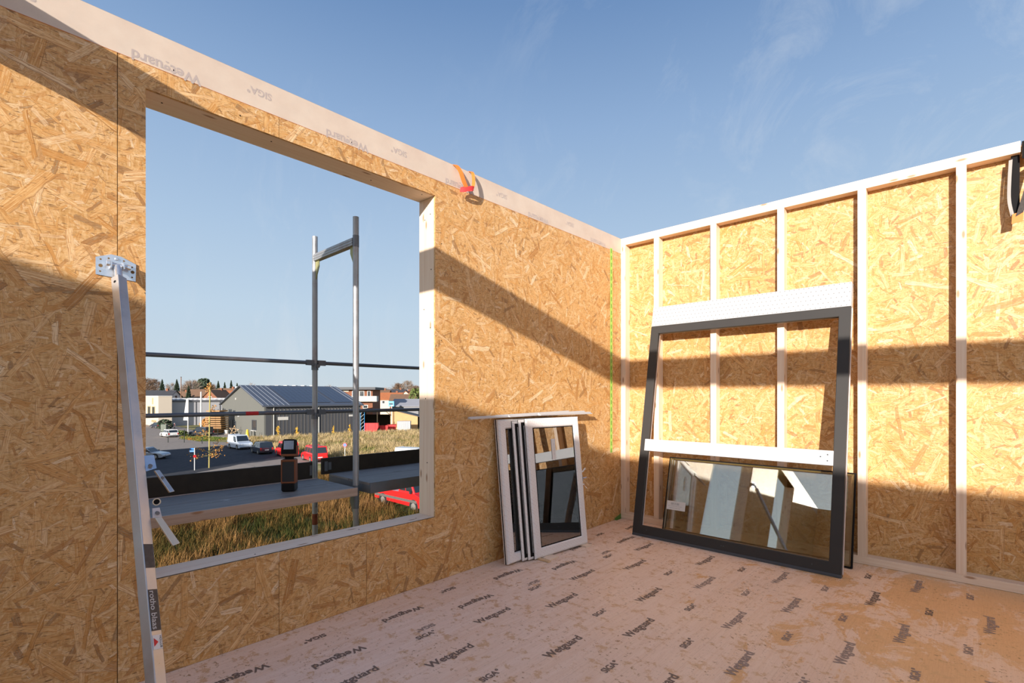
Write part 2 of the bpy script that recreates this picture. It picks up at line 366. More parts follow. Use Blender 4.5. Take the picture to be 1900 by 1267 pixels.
def galv_mat(name, col=(0.30, 0.30, 0.31), rust=0.25, rough=0.45, metal=0.75):
    m, nt, b, o = newmat(name); g = NG(nt); P = g.n('ShaderNodeTexCoord').outputs['Object']
    n1 = g.noise(P, 9.0, 6, 0.65); n2 = g.noise(P, 3.0, 5, 0.6)
    c = g.mix(n1, tuple(x*0.7 for x in col), tuple(min(1, x*1.3) for x in col))
    c = g.mix(g.math('MULTIPLY', g.rng(n2, 0.52, 0.66), rust*2, clamp=True), c, (0.20, 0.09, 0.045))
    nt.links.new(c, b.inputs['Base Color']); b.inputs['Metallic'].default_value = metal
    nt.links.new(g.rng(n1, 0.3, 0.7, rough-0.12, rough+0.15), b.inputs['Roughness']); return m
def film_mat():
    """white plastic profile with a printed protective film: small reddish specks"""
    m, nt, b, o = newmat('filmed_white_plastic'); g = NG(nt); uv = g.uv(3.0)
    vo = g.n('ShaderNodeTexVoronoi', {'Vector': g.mapping(uv, (42, 42, 1), rot=(0, 0, 0.6)), 'Scale': 1.0, 'Randomness': 0.35}, voronoi_dimensions='2D')
    dots = g.rng(vo.outputs['Distance'], 0.09, 0.13, 0.55, 0.0)
    col = g.mix(dots, (0.78, 0.75, 0.73), (0.45, 0.15, 0.13))
    col = g.mix(g.math('MULTIPLY', g.noise(uv, 9.0, 4), 0.25), col, (0.68, 0.62, 0.60))
    nt.links.new(col, b.inputs['Base Color']); b.inputs['Roughness'].default_value = 0.35; return m
def perf_mat():
    m, nt, b, o = newmat('dimpled_white_foam'); g = NG(nt); uv = g.uv(0)
    v = g.mapping(uv, (26, 26, 1)); sp = g.n('ShaderNodeSeparateXYZ', {0: v})
    row = g.math('FLOOR', sp.outputs[1]); fx = g.math('FRACT', g.math('ADD', sp.outputs[0], g.math('MULTIPLY', row, 0.5))); fy = g.math('FRACT', sp.outputs[1])
    d = g.math('SQRT', g.math('ADD', g.math('POWER', g.math('SUBTRACT', fx, 0.5), 2), g.math('POWER', g.math('SUBTRACT', fy, 0.5), 2)))
    dot_ = g.rng(d, 0.09, 0.15, 1.0, 0.0)
    nt.links.new(g.mix(g.math('MULTIPLY', dot_, 0.6), (0.44, 0.44, 0.445), (0.08, 0.078, 0.075)), b.inputs['Base Color']); b.inputs['Roughness'].default_value = 0.5
    bp = g.n('ShaderNodeBump', {'Height': g.math('SUBTRACT', 1.0, dot_), 'Strength': 0.4, 'Distance': 0.003}); nt.links.new(bp.outputs[0], b.inputs['Normal']); return m
def vcol_mat(name, rough=0.8, trans=0.25):
    m, nt, b, o = newmat(name); g = NG(nt)
    at = g.n('ShaderNodeAttribute', attribute_name='Col').outputs['Color']
    nt.links.new(at, b.inputs['Base Color']); b.inputs['Roughness'].default_value = rough; b.inputs['Specular IOR Level'].default_value = 0.15
    tl = g.n('ShaderNodeBsdfTranslucent'); nt.links.new(at, tl.inputs['Color'])
    ms = g.n('ShaderNodeMixShader', {0: trans}); nt.links.new(b.outputs[0], ms.inputs[1]); nt.links.new(tl.outputs[0], ms.inputs[2]); nt.links.new(ms.outputs[0], o.inputs[0]); return m
def ground_mat(name, stops, scale=0.35, rough=0.95):
    m, nt, b, o = newmat(name); g = NG(nt); P = g.n('ShaderNodeTexCoord').outputs['Object']
    n1 = g.noise(P, scale, 8, 0.7); nt.links.new(g.ramp(n1, stops), b.inputs['Base Color']); b.inputs['Roughness'].default_value = rough; b.inputs['Specular IOR Level'].default_value = 0.1; return m
def deck_mat():
    m, nt, b, o = newmat('weathered_scaffold_plank'); g = NG(nt); uv = g.uv()
    gr = g.noise(g.mapping(uv, (2.5, 60, 1)), 1.0, 6, 0.65, 1.0); bl = g.noise(uv, 3.0, 6, 0.7)
    c = g.mix(g.rng(gr, 0.3, 0.7), (0.12, 0.108, 0.103), (0.25, 0.235, 0.225)); c = g.mix(g.rng(bl, 0.60, 0.70, 0, 0.8), c, (0.06, 0.055, 0.05)); c = g.mix(g.rng(bl, 0.30, 0.38, 0.5, 0), c, (0.46, 0.45, 0.45))
    nt.links.new(c, b.inputs['Base Color']); b.inputs['Roughness'].default_value = 0.6
    bp = g.n('ShaderNodeBump', {'Height': gr, 'Strength': 0.3, 'Distance': 0.003}); nt.links.new(bp.outputs[0], b.inputs['Normal']); return m

OSB = osb_mat('oriented_strand_board'); TIM = timber_mat('planed_spruce'); TIM2 = timber_mat('rough_spruce', (0.55, 0.36, 0.19), (0.70, 0.50, 0.30))
MEMB = membrane_wall_mat(); FLOORM = floor_mat()
INK = plain('printed_ink', (0.19, 0.135, 0.105), 0.6, var=0.25, vscale=40); INKF = plain('faded_ink', (0.33, 0.245, 0.20), 0.6, var=0.2, vscale=40)
DARKF = plain('anthracite_coating', (0.042, 0.039, 0.037), 0.5, var=0.1, spec=0.25); INKW = plain('pale_ink', (0.42, 0.35, 0.32), 0.6, var=0.1, vscale=40); BLACK = plain('black_rubber', (0.010, 0.009, 0.009), 0.8, spec=0.15)
GREYG = plain('grey_gasket', (0.055, 0.062, 0.072), 0.5); WHITEP = plain('white_coating', (0.50, 0.50, 0.505), 0.38, var=0.03); FILM = film_mat(); PERF = perf_mat()
PINKW = plain('pale_raw_profile', (0.66, 0.58, 0.56), 0.5)
GLASS = glass_mat('low_e_glass', 0.13, (0.90, 0.90, 0.84)); GLASS2 = glass_mat('sash_glass', 0.24, (0.95, 0.95, 0.91))
PAPER = plain('white_paper', (0.74, 0.71, 0.68), 0.7, var=0.04); SPACER = plain('spacer_bar', (0.30, 0.22, 0.08), 0.35, metal=0.3)
ALU = galv_mat('mill_aluminium', (0.50, 0.50, 0.51), 0.0, 0.38, 0.75); ZINC = galv_mat('bright_zinc', (0.66, 0.70, 0.76), 0.0, 0.26, 0.8)
STEEL = galv_mat('galvanised_tube', (0.36, 0.36, 0.37), 0.22, 0.45, 0.55); DSTEEL = galv_mat('dark_scaffold_steel', (0.16, 0.17, 0.19), 0.15, 0.5, 0.5)
YSTEEL = plain('yellow_chromated_steel', (0.33, 0.31, 0.13), 0.45, metal=0.4); DECK = deck_mat(); DECKE = timber_mat('plank_edge', (0.38, 0.26, 0.20), (0.52, 0.38, 0.30))
TOE = plain('dark_toe_board', (0.028, 0.020, 0.014), 0.8, var=0.5, vscale=14); RUST = plain('rusty_band', (0.22, 0.055, 0.02), 0.85, var=0.4, vscale=30)
ORANGE = plain('orange_webbing', (0.80, 0.20, 0.03), 0.6); REDW = plain('red_webbing', (0.80, 0.045, 0.05), 0.6); GREEN = plain('green_tape', (0.36, 0.62, 0.11), 0.45, var=0.1)
LORANGE = plain('orange_rubber', (0.19, 0.052, 0.013), 0.6); LENS = glass_mat('lamp_lens', 0.05, (0.88, 0.94, 1.0))
REDM = plain('red_mark', (0.60, 0.02, 0.02), 0.6)
# ------------------------------------------------------------------ the room
H = 3.2524; ZT = 2.958; ZS = 0.491; Y0 = -4.536; Y1 = -2.719; WT = 0.203; G = -6.6
YB = -9.98; XE = 9.0                      # far end of the storey behind the camera, right end
floor = obj('floor', MB().box((-0.2, YB, -0.30), (XE, 0.12, -0.003)), TIM2, kind='structure', label='timber floor deck covered with printed protective membrane')
# membrane sheets laid side by side along the left wall
for i, (xa, xb) in enumerate(((0.0, 0.60), (0.585, 2.10), (2.085, 3.60), (3.585, 5.1), (5.085, 6.6), (6.585, XE))):
    obj('membrane_sheet', MB().box((xa, YB+0.2, -0.003), (xb, 0.0, -0.001+0.0004*(i % 2))), FLOORM, floor)
zt = 0.0006
def word(s, x, y, flip, L, mat):
    if flip: put_text('printed_word', s, (x, y, zt), (0, -1, 0), (1, 0, 0), L, mat, floor, 0.028)
    else: put_text('printed_word', s, (x, y, zt), (0, 1, 0), (-1, 0, 0), L, mat, floor, 0.028)
rnd = random.Random(4)
for k in range(0, 6):
    for j in range(0, 7):
        m = INK if rnd.random() < 0.45 + 0.0*k else INKF
        if k*0.6+0.93 < 4.6:
            word('Wetguard', 0.93+0.6*k-0.008*k, -0.325-1.005*j, False, 0.315, m); word('SIGA°', 1.23+0.59*k, -0.315-1.005*j, False, 0.135, m)
            word('Wetguard', 1.322+0.59*k, -0.82-1.01*j, False, 0.315, m); word('SIGA°', 1.63+0.588*k, -0.835-1.003*j, False, 0.135, m)
for j in range(6):
    word('Wetguard', 0.745, -0.83-1.0*j, False, 0.30, INK); word('SIGA°', 0.645, -0.29-1.0*j, False, 0.135, INK)
    word('Wetguard', 0.30, -0.24-0.993*j, True, 0.30, INK); word('Wetguard', 0.498, -0.735-1.01*j, True, 0.30, INK)
    word('SIGA°', 0.20, -0.755-1.003*j, True, 0.135, INK); word('SIGA°', 0.565, -0.22-1.006*j, True, 0.135, INKF)

# left wall -------------------------------------------------------------
wl = thing('wall_left', 'long strand board wall on the left with a large window opening', None, kind='structure')
gp_ = 0.0015
Y2A, Y2B = -7.40, -6.05                   # second opening, behind the camera
def ypanel(poly):
    obj('osb_panel', MB().prism(poly, (-0.016, 0, 0), (0, 1, 0), (0, 0, 1), (0.016, 0, 0)), OSB, wl)
ypanel([(-4.648+gp_, 0.0), (-3.886-gp_, 0.0), (-3.886-gp_, ZS), (Y0, ZS), (Y0, ZT), (-3.886-gp_, ZT), (-3.886-gp_, H), (-4.648+gp_, H)])
ypanel([(-3.886+gp_, 0), (-3.306-gp_, 0), (-3.306-gp_, ZS), (-3.886+gp_, ZS)])
ypanel([(-3.306+gp_, 0), (-2.0747-gp_, 0), (-2.0747-gp_, H), (-3.886+gp_, H), (-3.886+gp_, ZT), (Y1, ZT), (Y1, ZS), (-3.306+gp_, ZS)])
ypanel([(-2.0747+gp_, 0), (-0.8276-gp_, 0), (-0.8276-gp_, H), (-2.0747+gp_, H)])
ypanel([(-0.8276+gp_, 0), (0.1, 0), (0.1, H), (-0.8276+gp_, H)])
ypanel([(-5.898+gp_, 0), (-4.648-gp_, 0), (-4.648-gp_, H), (-5.898+gp_, H)])
ypanel([(Y2B, 0), (-5.898-gp_, 0), (-5.898-gp_, H), (Y2B, H)])
ypanel([(Y2A, 0), (Y2B-gp_, 0), (Y2B-gp_, ZS), (Y2A, ZS)]); ypanel([(Y2A, ZT), (Y2B-gp_, ZT), (Y2B-gp_, H), (Y2A, H)])
ypanel([(YB, 0), (Y2A-gp_, 0), (Y2A-gp_, H), (YB, H)])
def tb(name, lo, hi, parent, mat=TIM, bev=0.002): return obj(name, MB().box(lo, hi), mat, parent, bevel=bev)
tb('opening_jamb', (-WT, Y1, ZS), (-0.0165, Y1+0.06, ZT), wl); tb('opening_jamb', (-WT, Y0-0.06, ZS), (-0.0165, Y0, ZT), wl)
tb('opening_header', (-WT, Y0-0.06, ZT), (-0.0165, Y1+0.06, ZT+0.16), wl); tb('opening_sill', (-WT, Y0-0.06, ZS-0.06), (-0.002, Y1+0.06, ZS), wl)
tb('opening_jamb', (-WT, Y2B, ZS), (-0.0165, Y2B+0.06, ZT), wl); tb('opening_jamb', (-WT, Y2A-0.06, ZS), (-0.0165, Y2A, ZT), wl)
tb('opening_sill', (-WT, Y2A-0.06, ZS-0.06), (-0.0165, Y2B+0.06, ZS), wl)
ext = MB()
for ya, yb, za, zb in ((Y1+0.06, 0.12, -0.3, H-0.06), (Y0-0.06, Y1+0.06, -0.3, ZS-0.06), (Y0-0.06, Y1+0.06, ZT+0.16, H-0.06), (Y2B+0.06, Y0-0.06, -0.3, H-0.06), (Y2A-0.06, Y2B+0.06, -0.3, ZS-0.06), (Y2A-0.06, Y2B+0.06, ZT, H-0.06), (YB, Y2A-0.06, -0.3, H-0.06)):
    ext.box((-WT+0.002, ya, za), (-WT+0.018, yb, zb))
obj('outer_sheathing', ext, TIM2, wl)
tb('top_plate', (-WT, YB, H-0.06), (-0.0165, 0.1, H), wl)
mem = MB(); mem.box((0.0006, YB, H-0.172), (0.0014, 0.0, H+0.0014)); mem.box((-WT, YB, H+0.0006), (0.0014, 0.0, H+0.0014))
ms_ = obj('membrane_strip', mem, MEMB, wl)
obj('membrane_hem', MB().box((0.0006, YB, H-0.1735), (0.0016, 0.0, H-0.1720)), plain('orange_hem', (0.62, 0.22, 0.10), 0.6), wl)
for y in (-5.0, -3.998, -3.047, -1.99, -0.997):
    put_text('printed_word', 'SIGA°', (0.0018, y, 3.176), (0, -1, 0), (0, 0, -1), 0.135, INKW, wl, 0.02)
for y in (-4.446, -3.445, -2.47, -1.491, -0.474):
    put_text('printed_word', 'Wetguard', (0.0018, y, 3.103), (0, -1, 0), (0, 0, -1), 0.30, INKW, wl, 0.02)
for y, z in ((-4.648+.02, 2.0), (-4.1, 3.0), (-2.66, 2.6), (-2.66, 1.2), (-2.3, 2.2), (-1.4, 1.2), (-2.66, 1.85), (-2.1, 1.6)): obj('screw_head', MB().tube((-0.001, y, z), (0.0012, y, z), 0.004, 8), BLACK, wl)
for x, z in ((-0.06, 2.83), (-0.13, 2.80), (-0.05, 2.4), (-0.14, 2.1), (-0.06, 1.95), (-0.12, 1.4), (-0.1, 0.9)): obj('screw_hole', MB().tube((x, Y1+0.001, z), (x, Y1-0.0008, z), 0.005, 8), BLACK, wl)
for x, y in ((-0.09, -4.45), (-0.08, -3.9), (-0.12, -3.2), (-0.06, -2.8)): obj('screw_hole', MB().tube((x, y, ZT+0.001), (x, y, ZT-0.0008), 0.005, 8), BLACK, wl)
for x, y in ((-0.06, -4.0), (-0.11, -3.3), (-0.08, -2.84)): obj('screw_hole', MB().tube((x, y, ZS-0.001), (x, y, ZS+0.0008), 0.005, 8), BLACK, wl)

# right wall ------------------------------------------------------------
wr = thing('wall_right', 'open stud wall of pale timber with strand board behind the studs', None, kind='structure')
studs = [0.0]+[0.4149+0.625*i for i in range(12)]
for x in studs: tb('stud', (x, 0.0, 0.065), (x+0.06, 0.10, 3.171), wr)
tb('bottom_plate', (0.0, 0.0, 0.0), (XE, 0.10, 0.065), wr)
tb('top_plate', (0.0, 0.0, 3.171), (3.262, 0.10, H), wr); tb('top_plate', (3.268, 0.001, 3.171), (XE, 0.10, H-0.012), wr)
edges = [0.0]+[0.4449+0.625*k for k in (1, 3, 5, 7, 9, 11)]+[XE]
for a, b in zip(edges[:-1], edges[1:]):
    obj('osb_panel', MB().prism([(a+gp_, -0.0), (b-gp_, -0.0), (b-gp_, H), (a+gp_, H)], (0, 0.1005, 0), (1, 0, 0), (0, 0, 1), (0, 0.016, 0)), OSB, wr)

# beam crossing the storey just behind the viewpoint, opposite wall, right-hand post
bm = thing('header_beam', 'heavy timber header beam crossing the room above head height', 'beam', (0, 0, 0))
tb('beam', (0.002, -5.515, 2.955), (7.4, -5.375, H), bm, TIM)
tb('post', (7.28, -5.515, 0.0), (7.40, -5.375, 2.955), bm, TIM)
wb = thing('wall_back', 'strand board wall at the opposite end of the storey', None, kind='structure')
for k in range(7):
    a = 0.0+1.3*k; obj('osb_panel', MB().prism([(a+gp_, 0), (min(a+1.3, XE)-gp_, 0), (min(a+1.3, XE)-gp_, H), (a+gp_, H)], (0, -9.826, 0), (1, 0, 0), (0, 0, 1), (0, 0.016, 0)), OSB, wb)
obj('outer_sheathing', MB().box((0, YB, -0.3), (XE, -9.97, H)), TIM2, wb); tb('top_plate', (0, -9.97, H-0.06), (XE, -9.826, H), wb)
base = MB().box((-0.2, YB, G), (XE, 0.12, -0.30)); obj('wall_lower', base, plain('sheathing_board', (0.35, 0.24, 0.14), 0.8), kind='structure', label='lower storeys of the timber house under the floor')

# ------------------------------------------------------------------ big door frame with the loose glass behind it
up = Vector((0, 0.455, 2.386)); SL = up.length; up.normalize(); back = Vector((0, up.z, -up.y))
XL, XR = 0.447, 2.262
FM = Matrix(((1, 0, 0, 0), (0, back.y, up.y, -0.53), (0, back.z, up.z, 0.0), (0, 0, 0, 1)))
fr = thing('door_frame', 'large unglazed dark grey door frame with white head board leaning against the stud wall', 'door frame', matrix=FM)
SB, ST = 0.026, 2.212
m = MB(); IX0, IX1, IZ0, IZ1 = XL+0.083, XR-0.082, 0.108, 2.135
m.ring([(XL, XR, SB, ST, 0.036), (XL, XR, SB, ST, 0.0), (IX0, IX1, IZ0, IZ1, 0.0), (IX0+.004, IX1-.004, IZ0+.004, IZ1-.004, 0.004), (IX0+.004, IX1-.004, IZ0+.004, IZ1-.004, 0.036)])
obj('frame_profile', m, DARKF, fr)
m = MB(); m.ring([(XL-.004, XR+.004, SB, ST, 0.070), (XL-.004, XR+.004, SB, ST, 0.0365), (IX0-.006, IX1+.006, IZ0-.006, IZ1+.006, 0.0365), (IX0-.006, IX1+.006, IZ0-.006, IZ1+.006, 0.070)])
obj('inner_profile', m, PINKW, fr)
obj('threshold_gasket', MB().box((XL, -0.002, 0.0), (XR, 0.065, SB)), GREYG, fr, bevel=0.004)
obj('head_board', MB().box((XL+0.003, -0.004, ST+0.002), (XR+0.001, 0.066, SL), None), PERF, fr, bevel=0.002)
obj('transom_bar', MB().box((0.50, -0.012, 0.868), (2.180, 0.030, 0.990)), WHITEP, fr, bevel=0.003)
obj('sticker', MB().box((0.98, -0.0135, 0.915), (1.05, -0.0125, 0.94)), plain('pale_green_sticker', (0.55, 0.66, 0.50), 0.5), fr)
for x, z in ((2.09, 0.935), (2.14, 0.955), (2.14, 0.905)): obj('screw_hole', MB().tube((x, -0.0118, z), (x, -0.0132, z), 0.006, 8), GREYG, fr)
for x, z in ((0.60, 0.072), (1.34, 0.066), (1.36, 0.066), (2.06, 0.066)): obj('screw_hole', MB().tube((x, 0.0002, z), (x, -0.0012, z), 0.005, 8), GREYG, fr)
gu = Vector((0, 0.185, 0.762)); GL = gu.length; gu.normalize(); gb = Vector((0, gu.z, -gu.y))
GM = Matrix(((1, 0, 0, 0), (0, gb.y, gu.y, -0.222), (0, gb.z, gu.z, 0.006), (0, 0, 0, 1)))
gp = thing('glass_unit', 'loose double glazing unit with black edge leaning behind the dark door frame', 'glass panel', matrix=GM)
gx0, gx1 = 0.622, 2.286
obj('pane', MB().box((gx0+.012, 0.0, 0.012), (gx1-.012, 0.004, GL-.012)), GLASS, gp); obj('pane', MB().box((gx0+.012, 0.026, 0.012), (gx1-.012, 0.030, GL-.012)), GLASS, gp)
m = MB(); m.ring([(gx0, gx1, 0, GL, 0.031), (gx0, gx1, 0, GL, -0.001), (gx0+.011, gx1-.011, .011, GL-.011, -0.001), (gx0+.011, gx1-.011, .011, GL-.011, 0.031)]); obj('edge_seal', m, BLACK, gp)
m = MB(); m.ring([(gx0+.012, gx1-.012, .012, GL-.012, 0.0255), (gx0+.012, gx1-.012, .012, GL-.012, 0.0045), (gx0+.024, gx1-.024, .024, GL-.024, 0.0045), (gx0+.024, gx1-.024, .024, GL-.024, 0.0255)]); obj('spacer', m, SPACER, gp)
lab = obj('paper_label', MB().box((0.645, -0.0015, 0.235), (0.845, -0.0003, 0.325)), PAPER, gp)
for s, z, L, bo in (('||||| || |||||', 0.30, 0.085, 0.0), ('— —— — ——', 0.275, 0.15, 0.0), ('—— — —', 0.255, 0.12, 0.0)):
    put_text('label_print', s, (0.735, -0.0022, z), (1, 0, 0), (0, 0, 1), L, GREYG, gp, 0.0)

# ------------------------------------------------------------------ stack of white window sashes leaning on the left wall
def sash(yc, w, hgt, xb, lean, thick, label, double=True, yaw=0.0, fw=0.085, zb=0.012):
    """local: x along the wall (towards +Y world), y into the wall, z up the slope"""
    th = math.asin(min(0.9, lean/hgt))
    Mx = Matrix.Translation((xb, yc, zb)) @ Matrix.Rotation(math.pi/2+yaw, 4, 'Z') @ Matrix.Rotation(-th, 4, 'X')
    t = thing('window_sash', label, 'window sash', matrix=Mx, group='window sashes stacked against the left wall')
    m = MB(); a = w/2; f = fw
    m.ring([(-a, a, 0, hgt, thick), (-a, a, 0, hgt, thick*.3), (-a+.006, a-.006, .006, hgt-.006, thick*.15), (-a+.014, a-.014, .014, hgt-.014, 0.0), (-a+f-.012, a-f+.012, f-.012, hgt-f+.012, 0.0), (-a+f, a-f, f, hgt-f, thick*.34), (-a+f, a-f, f, hgt-f, thick)])
    obj('sash_frame', m, FILM, t)
    m = MB(); m.ring([(-a+f-.002, a-f+.002, f-.002, hgt-f+.002, thick*.33), (-a+f-.002, a-f+.002, f-.002, hgt-f+.002, thick*.28), (-a+f+.007, a-f-.007, f+.007, hgt-f-.007, thick*.28), (-a+f+.007, a-f-.007, f+.007, hgt-f-.007, thick*.35)]); obj('glazing_gasket', m, BLACK, t)
    obj('pane', MB().box((-a+f-.002, thick*.36, f-.002), (a-f+.002, thick*.36+.003, hgt-f+.002)), GLASS2, t)
    if double: obj('pane', MB().box((-a+f-.002, thick*.72, f-.002), (a-f+.002, thick*.72+.003, hgt-f+.002)), GLASS2, t)
    m = MB(); m.ring([(-a+f, a-f, f, hgt-f, thick*.70), (-a+f, a-f, f, hgt-f, thick*.50), (-a+f+.014, a-f-.014, f+.014, hgt-f-.014, thick*.50), (-a+f+.014, a-f-.014, f+.014, hgt-f-.014, thick*.70)]); obj('spacer', m, BLACK, t)
    if not double:
        m = MB(); m.ring([(-a+.022, a-.022, .022, hgt-.022, 0.002), (-a+.022, a-.022, .022, hgt-.022, -0.0012), (-a+.052, a-.052, .052, hgt-.052, -0.0012), (-a+.052, a-.052, .052, hgt-.052, 0.002)]); obj('dark_gap_ring', m, BLACK, t)  # black ring on the face, stands for dark gaps between stacked sashes
    m = MB(); m.ring([(-a-.003, a+.003, -.002, hgt+.003, thick*0.78), (-a-.003, a+.003, -.002, hgt+.003, thick*0.62), (-a+.01, a-.01, .01, hgt-.01, thick*0.62), (-a+.01, a-.01, .01, hgt-.01, thick*0.78)]); obj('edge_gasket', m, BLACK, t)
    return t
W_, HS = 0.715, 1.215
sA = sash(-1.735, W_, HS, 0.190, 0.125, 0.055, 'white filmed window sash nearest the wall in the leaning stack, jutting out at the left', yaw=0.0)
sB = sash(-1.585, W_, HS-0.02, 0.218, 0.125, 0.019, 'white window sash second from the wall in the leaning stack, only its edge showing', False, yaw=-0.025)
sC = sash(-1.53, W_, HS-0.01, 0.247, 0.125, 0.019, 'white window sash second from the front of the leaning stack, only its edge showing', False, yaw=-0.05)
sD = sash(-1.475, W_, HS, 0.286, 0.127, 0.029, 'frontmost white window sash of the leaning stack with paper sticker and handle', yaw=-0.075)
obj('paper_sticker', MB().box((-0.045, 0.0068, 0.83), (0.005, 0.0098, 1.02)), PAPER, sD)
put_text('sticker_print', '— —— —', (-0.014, 0.0060, 0.925), (0, 0, -1), (1, 0, 0), 0.11, GREYG, sD, 0.0)
hm = MB(); hm.tube((W_/2-0.002, 0.025, 0.615), (W_/2+0.022, 0.020, 0.615), 0.010, 10); hm.box((W_/2-0.001, 0.008, 0.585), (W_/2+0.006, 0.040, 0.645)); obj('handle_stub', hm, DSTEEL, sD)
obj('handle_pin', MB().tube((W_/2+0.004, 0.02, 0.615), (W_/2+0.05, 0.0, 0.620), 0.006, 8), ZINC, sD)
for z0, dz in ((0.68, 0.012), (0.56, -0.02)): obj('tape_end', MB().ribbon([(W_/2, 0.02, z0), (W_/2+.02, 0.012, z0+dz*.2), (W_/2+.035, 0.01, z0+dz*1.5), (W_/2+.055, 0.01, z0+dz*2.2)], (0, 0.3, 1), 0.014), PAPER, sD, solid=0.001)
for n, (ya, yb, x0, zc, sl, ww, lb) in enumerate(((-2.42, -1.33, 0.055, 1.235, 0.012, 0.020, 'longest white trim profile lying on the sashes, its left end sticking out furthest'),
        (-2.08, -1.05, 0.030, 1.242, 0.018, 0.018, 'white trim profile lying on the sashes closest to the wall'),
        (-1.98, -0.86, 0.085, 1.240, 0.016, 0.018, 'white trim profile resting in the middle on top of the stacked sashes'),
        (-1.62, -0.80, 0.118, 1.246, -0.006, 0.022, 'short white trim profile on the stacked sashes, its right end pointing to the green tape'))):
    m = MB(); prof = [(0, 0), (ww*1.6, 0), (ww*1.6, ww*0.35), (ww*0.9, ww*0.55), (ww*0.55, ww), (0, ww)]
    m.prism(prof, (x0-0.016, ya, zc-0.003), (1, 0, 0), (0, 0, 1), (0.004, yb-ya, sl)); obj('trim_profile', m, WHITEP, label=lb, cat='trim strip', group='trim profiles on the stacked sashes')
obj('wooden_shim', MB().box((0.12, -1.80, 0.0), (0.37, -1.765, 0.012)), TIM2, label='orange-brown wooden shim stick under the left end of the window sash stack', cat='wood shim', bevel=0.001)
obj('wooden_shim', MB().box((0.24, -1.79, 0.0), (0.325, -1.66, 0.010), Matrix.Translation((0.02, 0.04, 0))), TIM, label='short pale wooden block just in front of the stacked sashes', cat='wood shim', bevel=0.001)
obj('wooden_shim', MB().box((0.15, -1.22, 0.0), (0.36, -1.13, 0.011)), TIM, label='pale wooden shim under the right end of the window sash stack', cat='wood shim', bevel=0.001)

# ------------------------------------------------------------------ push-pull prop
PT = Vector((0.045, -4.652, 2.02)); PB = Vector((1.24, -4.70, 0.02)); pd = (PB-PT).normalized()
pq = pd.to_track_quat('Z', 'Y').to_matrix().to_4x4()
PM = Matrix.Translation(PT) @ pq
sx_ = PM.to_3x3() @ Vector((1, 0, 0))
prop = thing('wall_prop', 'aluminium push-pull prop screwed to the left wall and slanting down to the floor', 'wall prop', matrix=PM)
roll = 0.0
best = None
for k in range(360):     # roll so that one edge of the square tube faces the room
    a = R(k); d = PM.to_3x3() @ (Matrix.Rotation(a, 3, 'Z') @ Vector((1, 1, 0))).normalized()
    v = (CAM-(PT+pd*0.9)).normalized(); sc_ = d.dot(v)
    if best is None or sc_ > best[0]: best = (sc_, a)
RM = Matrix.Rotation(best[1]+R(4), 4, 'Z'); LT = (PB-PT).length; w_ = 0.0215
obj('square_tube', MB().box((-w_, -w_, 0.05), (w_, w_, LT-0.03), RM), ALU, prop, bevel=0.003)
def pl(v): return RM @ Vector(v)
hm = MB(); hm.tube(pl((0.0, w_+.0006, 0.085)), pl((0.0, w_-.001, 0.085)), 0.007, 12); obj('pin_hole', hm, BLACK, prop)
PMi = PM.inverted(); HOLE = plain('hole_dark', (0.16, 0.09, 0.03), 0.8)
def wpt(x, y, z): return PMi @ Vector((x, y, z))
def lp(a): return [wpt(0.0, -4.652+u, 2.045+v) for u, v in a]
hexy = [(-0.078, 0.030), (-0.020, 0.053), (0.018, 0.049), (0.076, 0.022), (0.074, -0.062), (-0.078, -0.052)]
m = MB(); A = [wpt(0.0015, -4.652+u, 2.045+v) for u, v in hexy]; B = [wpt(0.0065, -4.652+u, 2.045+v) for u, v in hexy]
m.face(B); m.face(A[::-1])
for i in range(6): j = (i+1) % 6; m.face([A[i], A[j], B[j], B[i]])
plate = obj('head_plate', m, ZINC, prop)
for u, v, r in ((-0.060, 0.022, 0.004), (-0.06, -0.008, 0.008), (-0.062, -0.035, 0.004), (-0.03, 0.032, 0.004), (0.028, 0.03, 0.004), (0.06, 0.006, 0.004), (0.062, -0.018, 0.008), (0.06, -0.044, 0.004)): obj('plate_hole', MB().tube(wpt(0.0058, -4.652+u, 2.045+v), wpt(0.0072, -4.652+u, 2.045+v), r, 12), HOLE, prop)
m = MB(); m.tube(wpt(0.006, -4.652, 2.079), wpt(0.012, -4.652, 2.079), 0.0085, 10, 0.005); obj('screw_head', m, ZINC, prop, smooth=True)
m = MB(); m.tube(wpt(0.035, -4.652-0.036, 2.048), wpt(0.035, -4.652+0.044, 2.040), 0.008, 12); m.tube(wpt(0.035, -4.652-0.042, 2.049), wpt(0.035, -4.652-0.030, 2.048), 0.014, 6); m.tube(wpt(0.035, -4.652+0.036, 2.041), wpt(0.035, -4.652+0.05, 2.040), 0.012, 6)
obj('hinge_bolt', m, ZINC, prop, smooth=True)
for u in (-0.028, 0.020):
    m = MB(); P = [wpt(0.006, -4.652+u+d, 2.068) for d in (0, .005)]+[wpt(0.05, -4.652+u+d, 2.055) for d in (0, .005)]+[wpt(0.05, -4.652+u+d, 2.028) for d in (0, .005)]+[wpt(0.006, -4.652+u+d, 2.026) for d in (0, .005)]
    a = P[0::2]; b = P[1::2]; m.face(a[::-1]); m.face(b)
    for i in range(4): j = (i+1) % 4; m.face([a[i], a[j], b[j], b[i]])
    obj('hinge_lug', m, ZINC, prop)
m = MB(); m.tube((0, 0, -0.02), (0, 0, 0.06), 0.016, 14); obj('head_spigot', m, ZINC, prop, smooth=True)
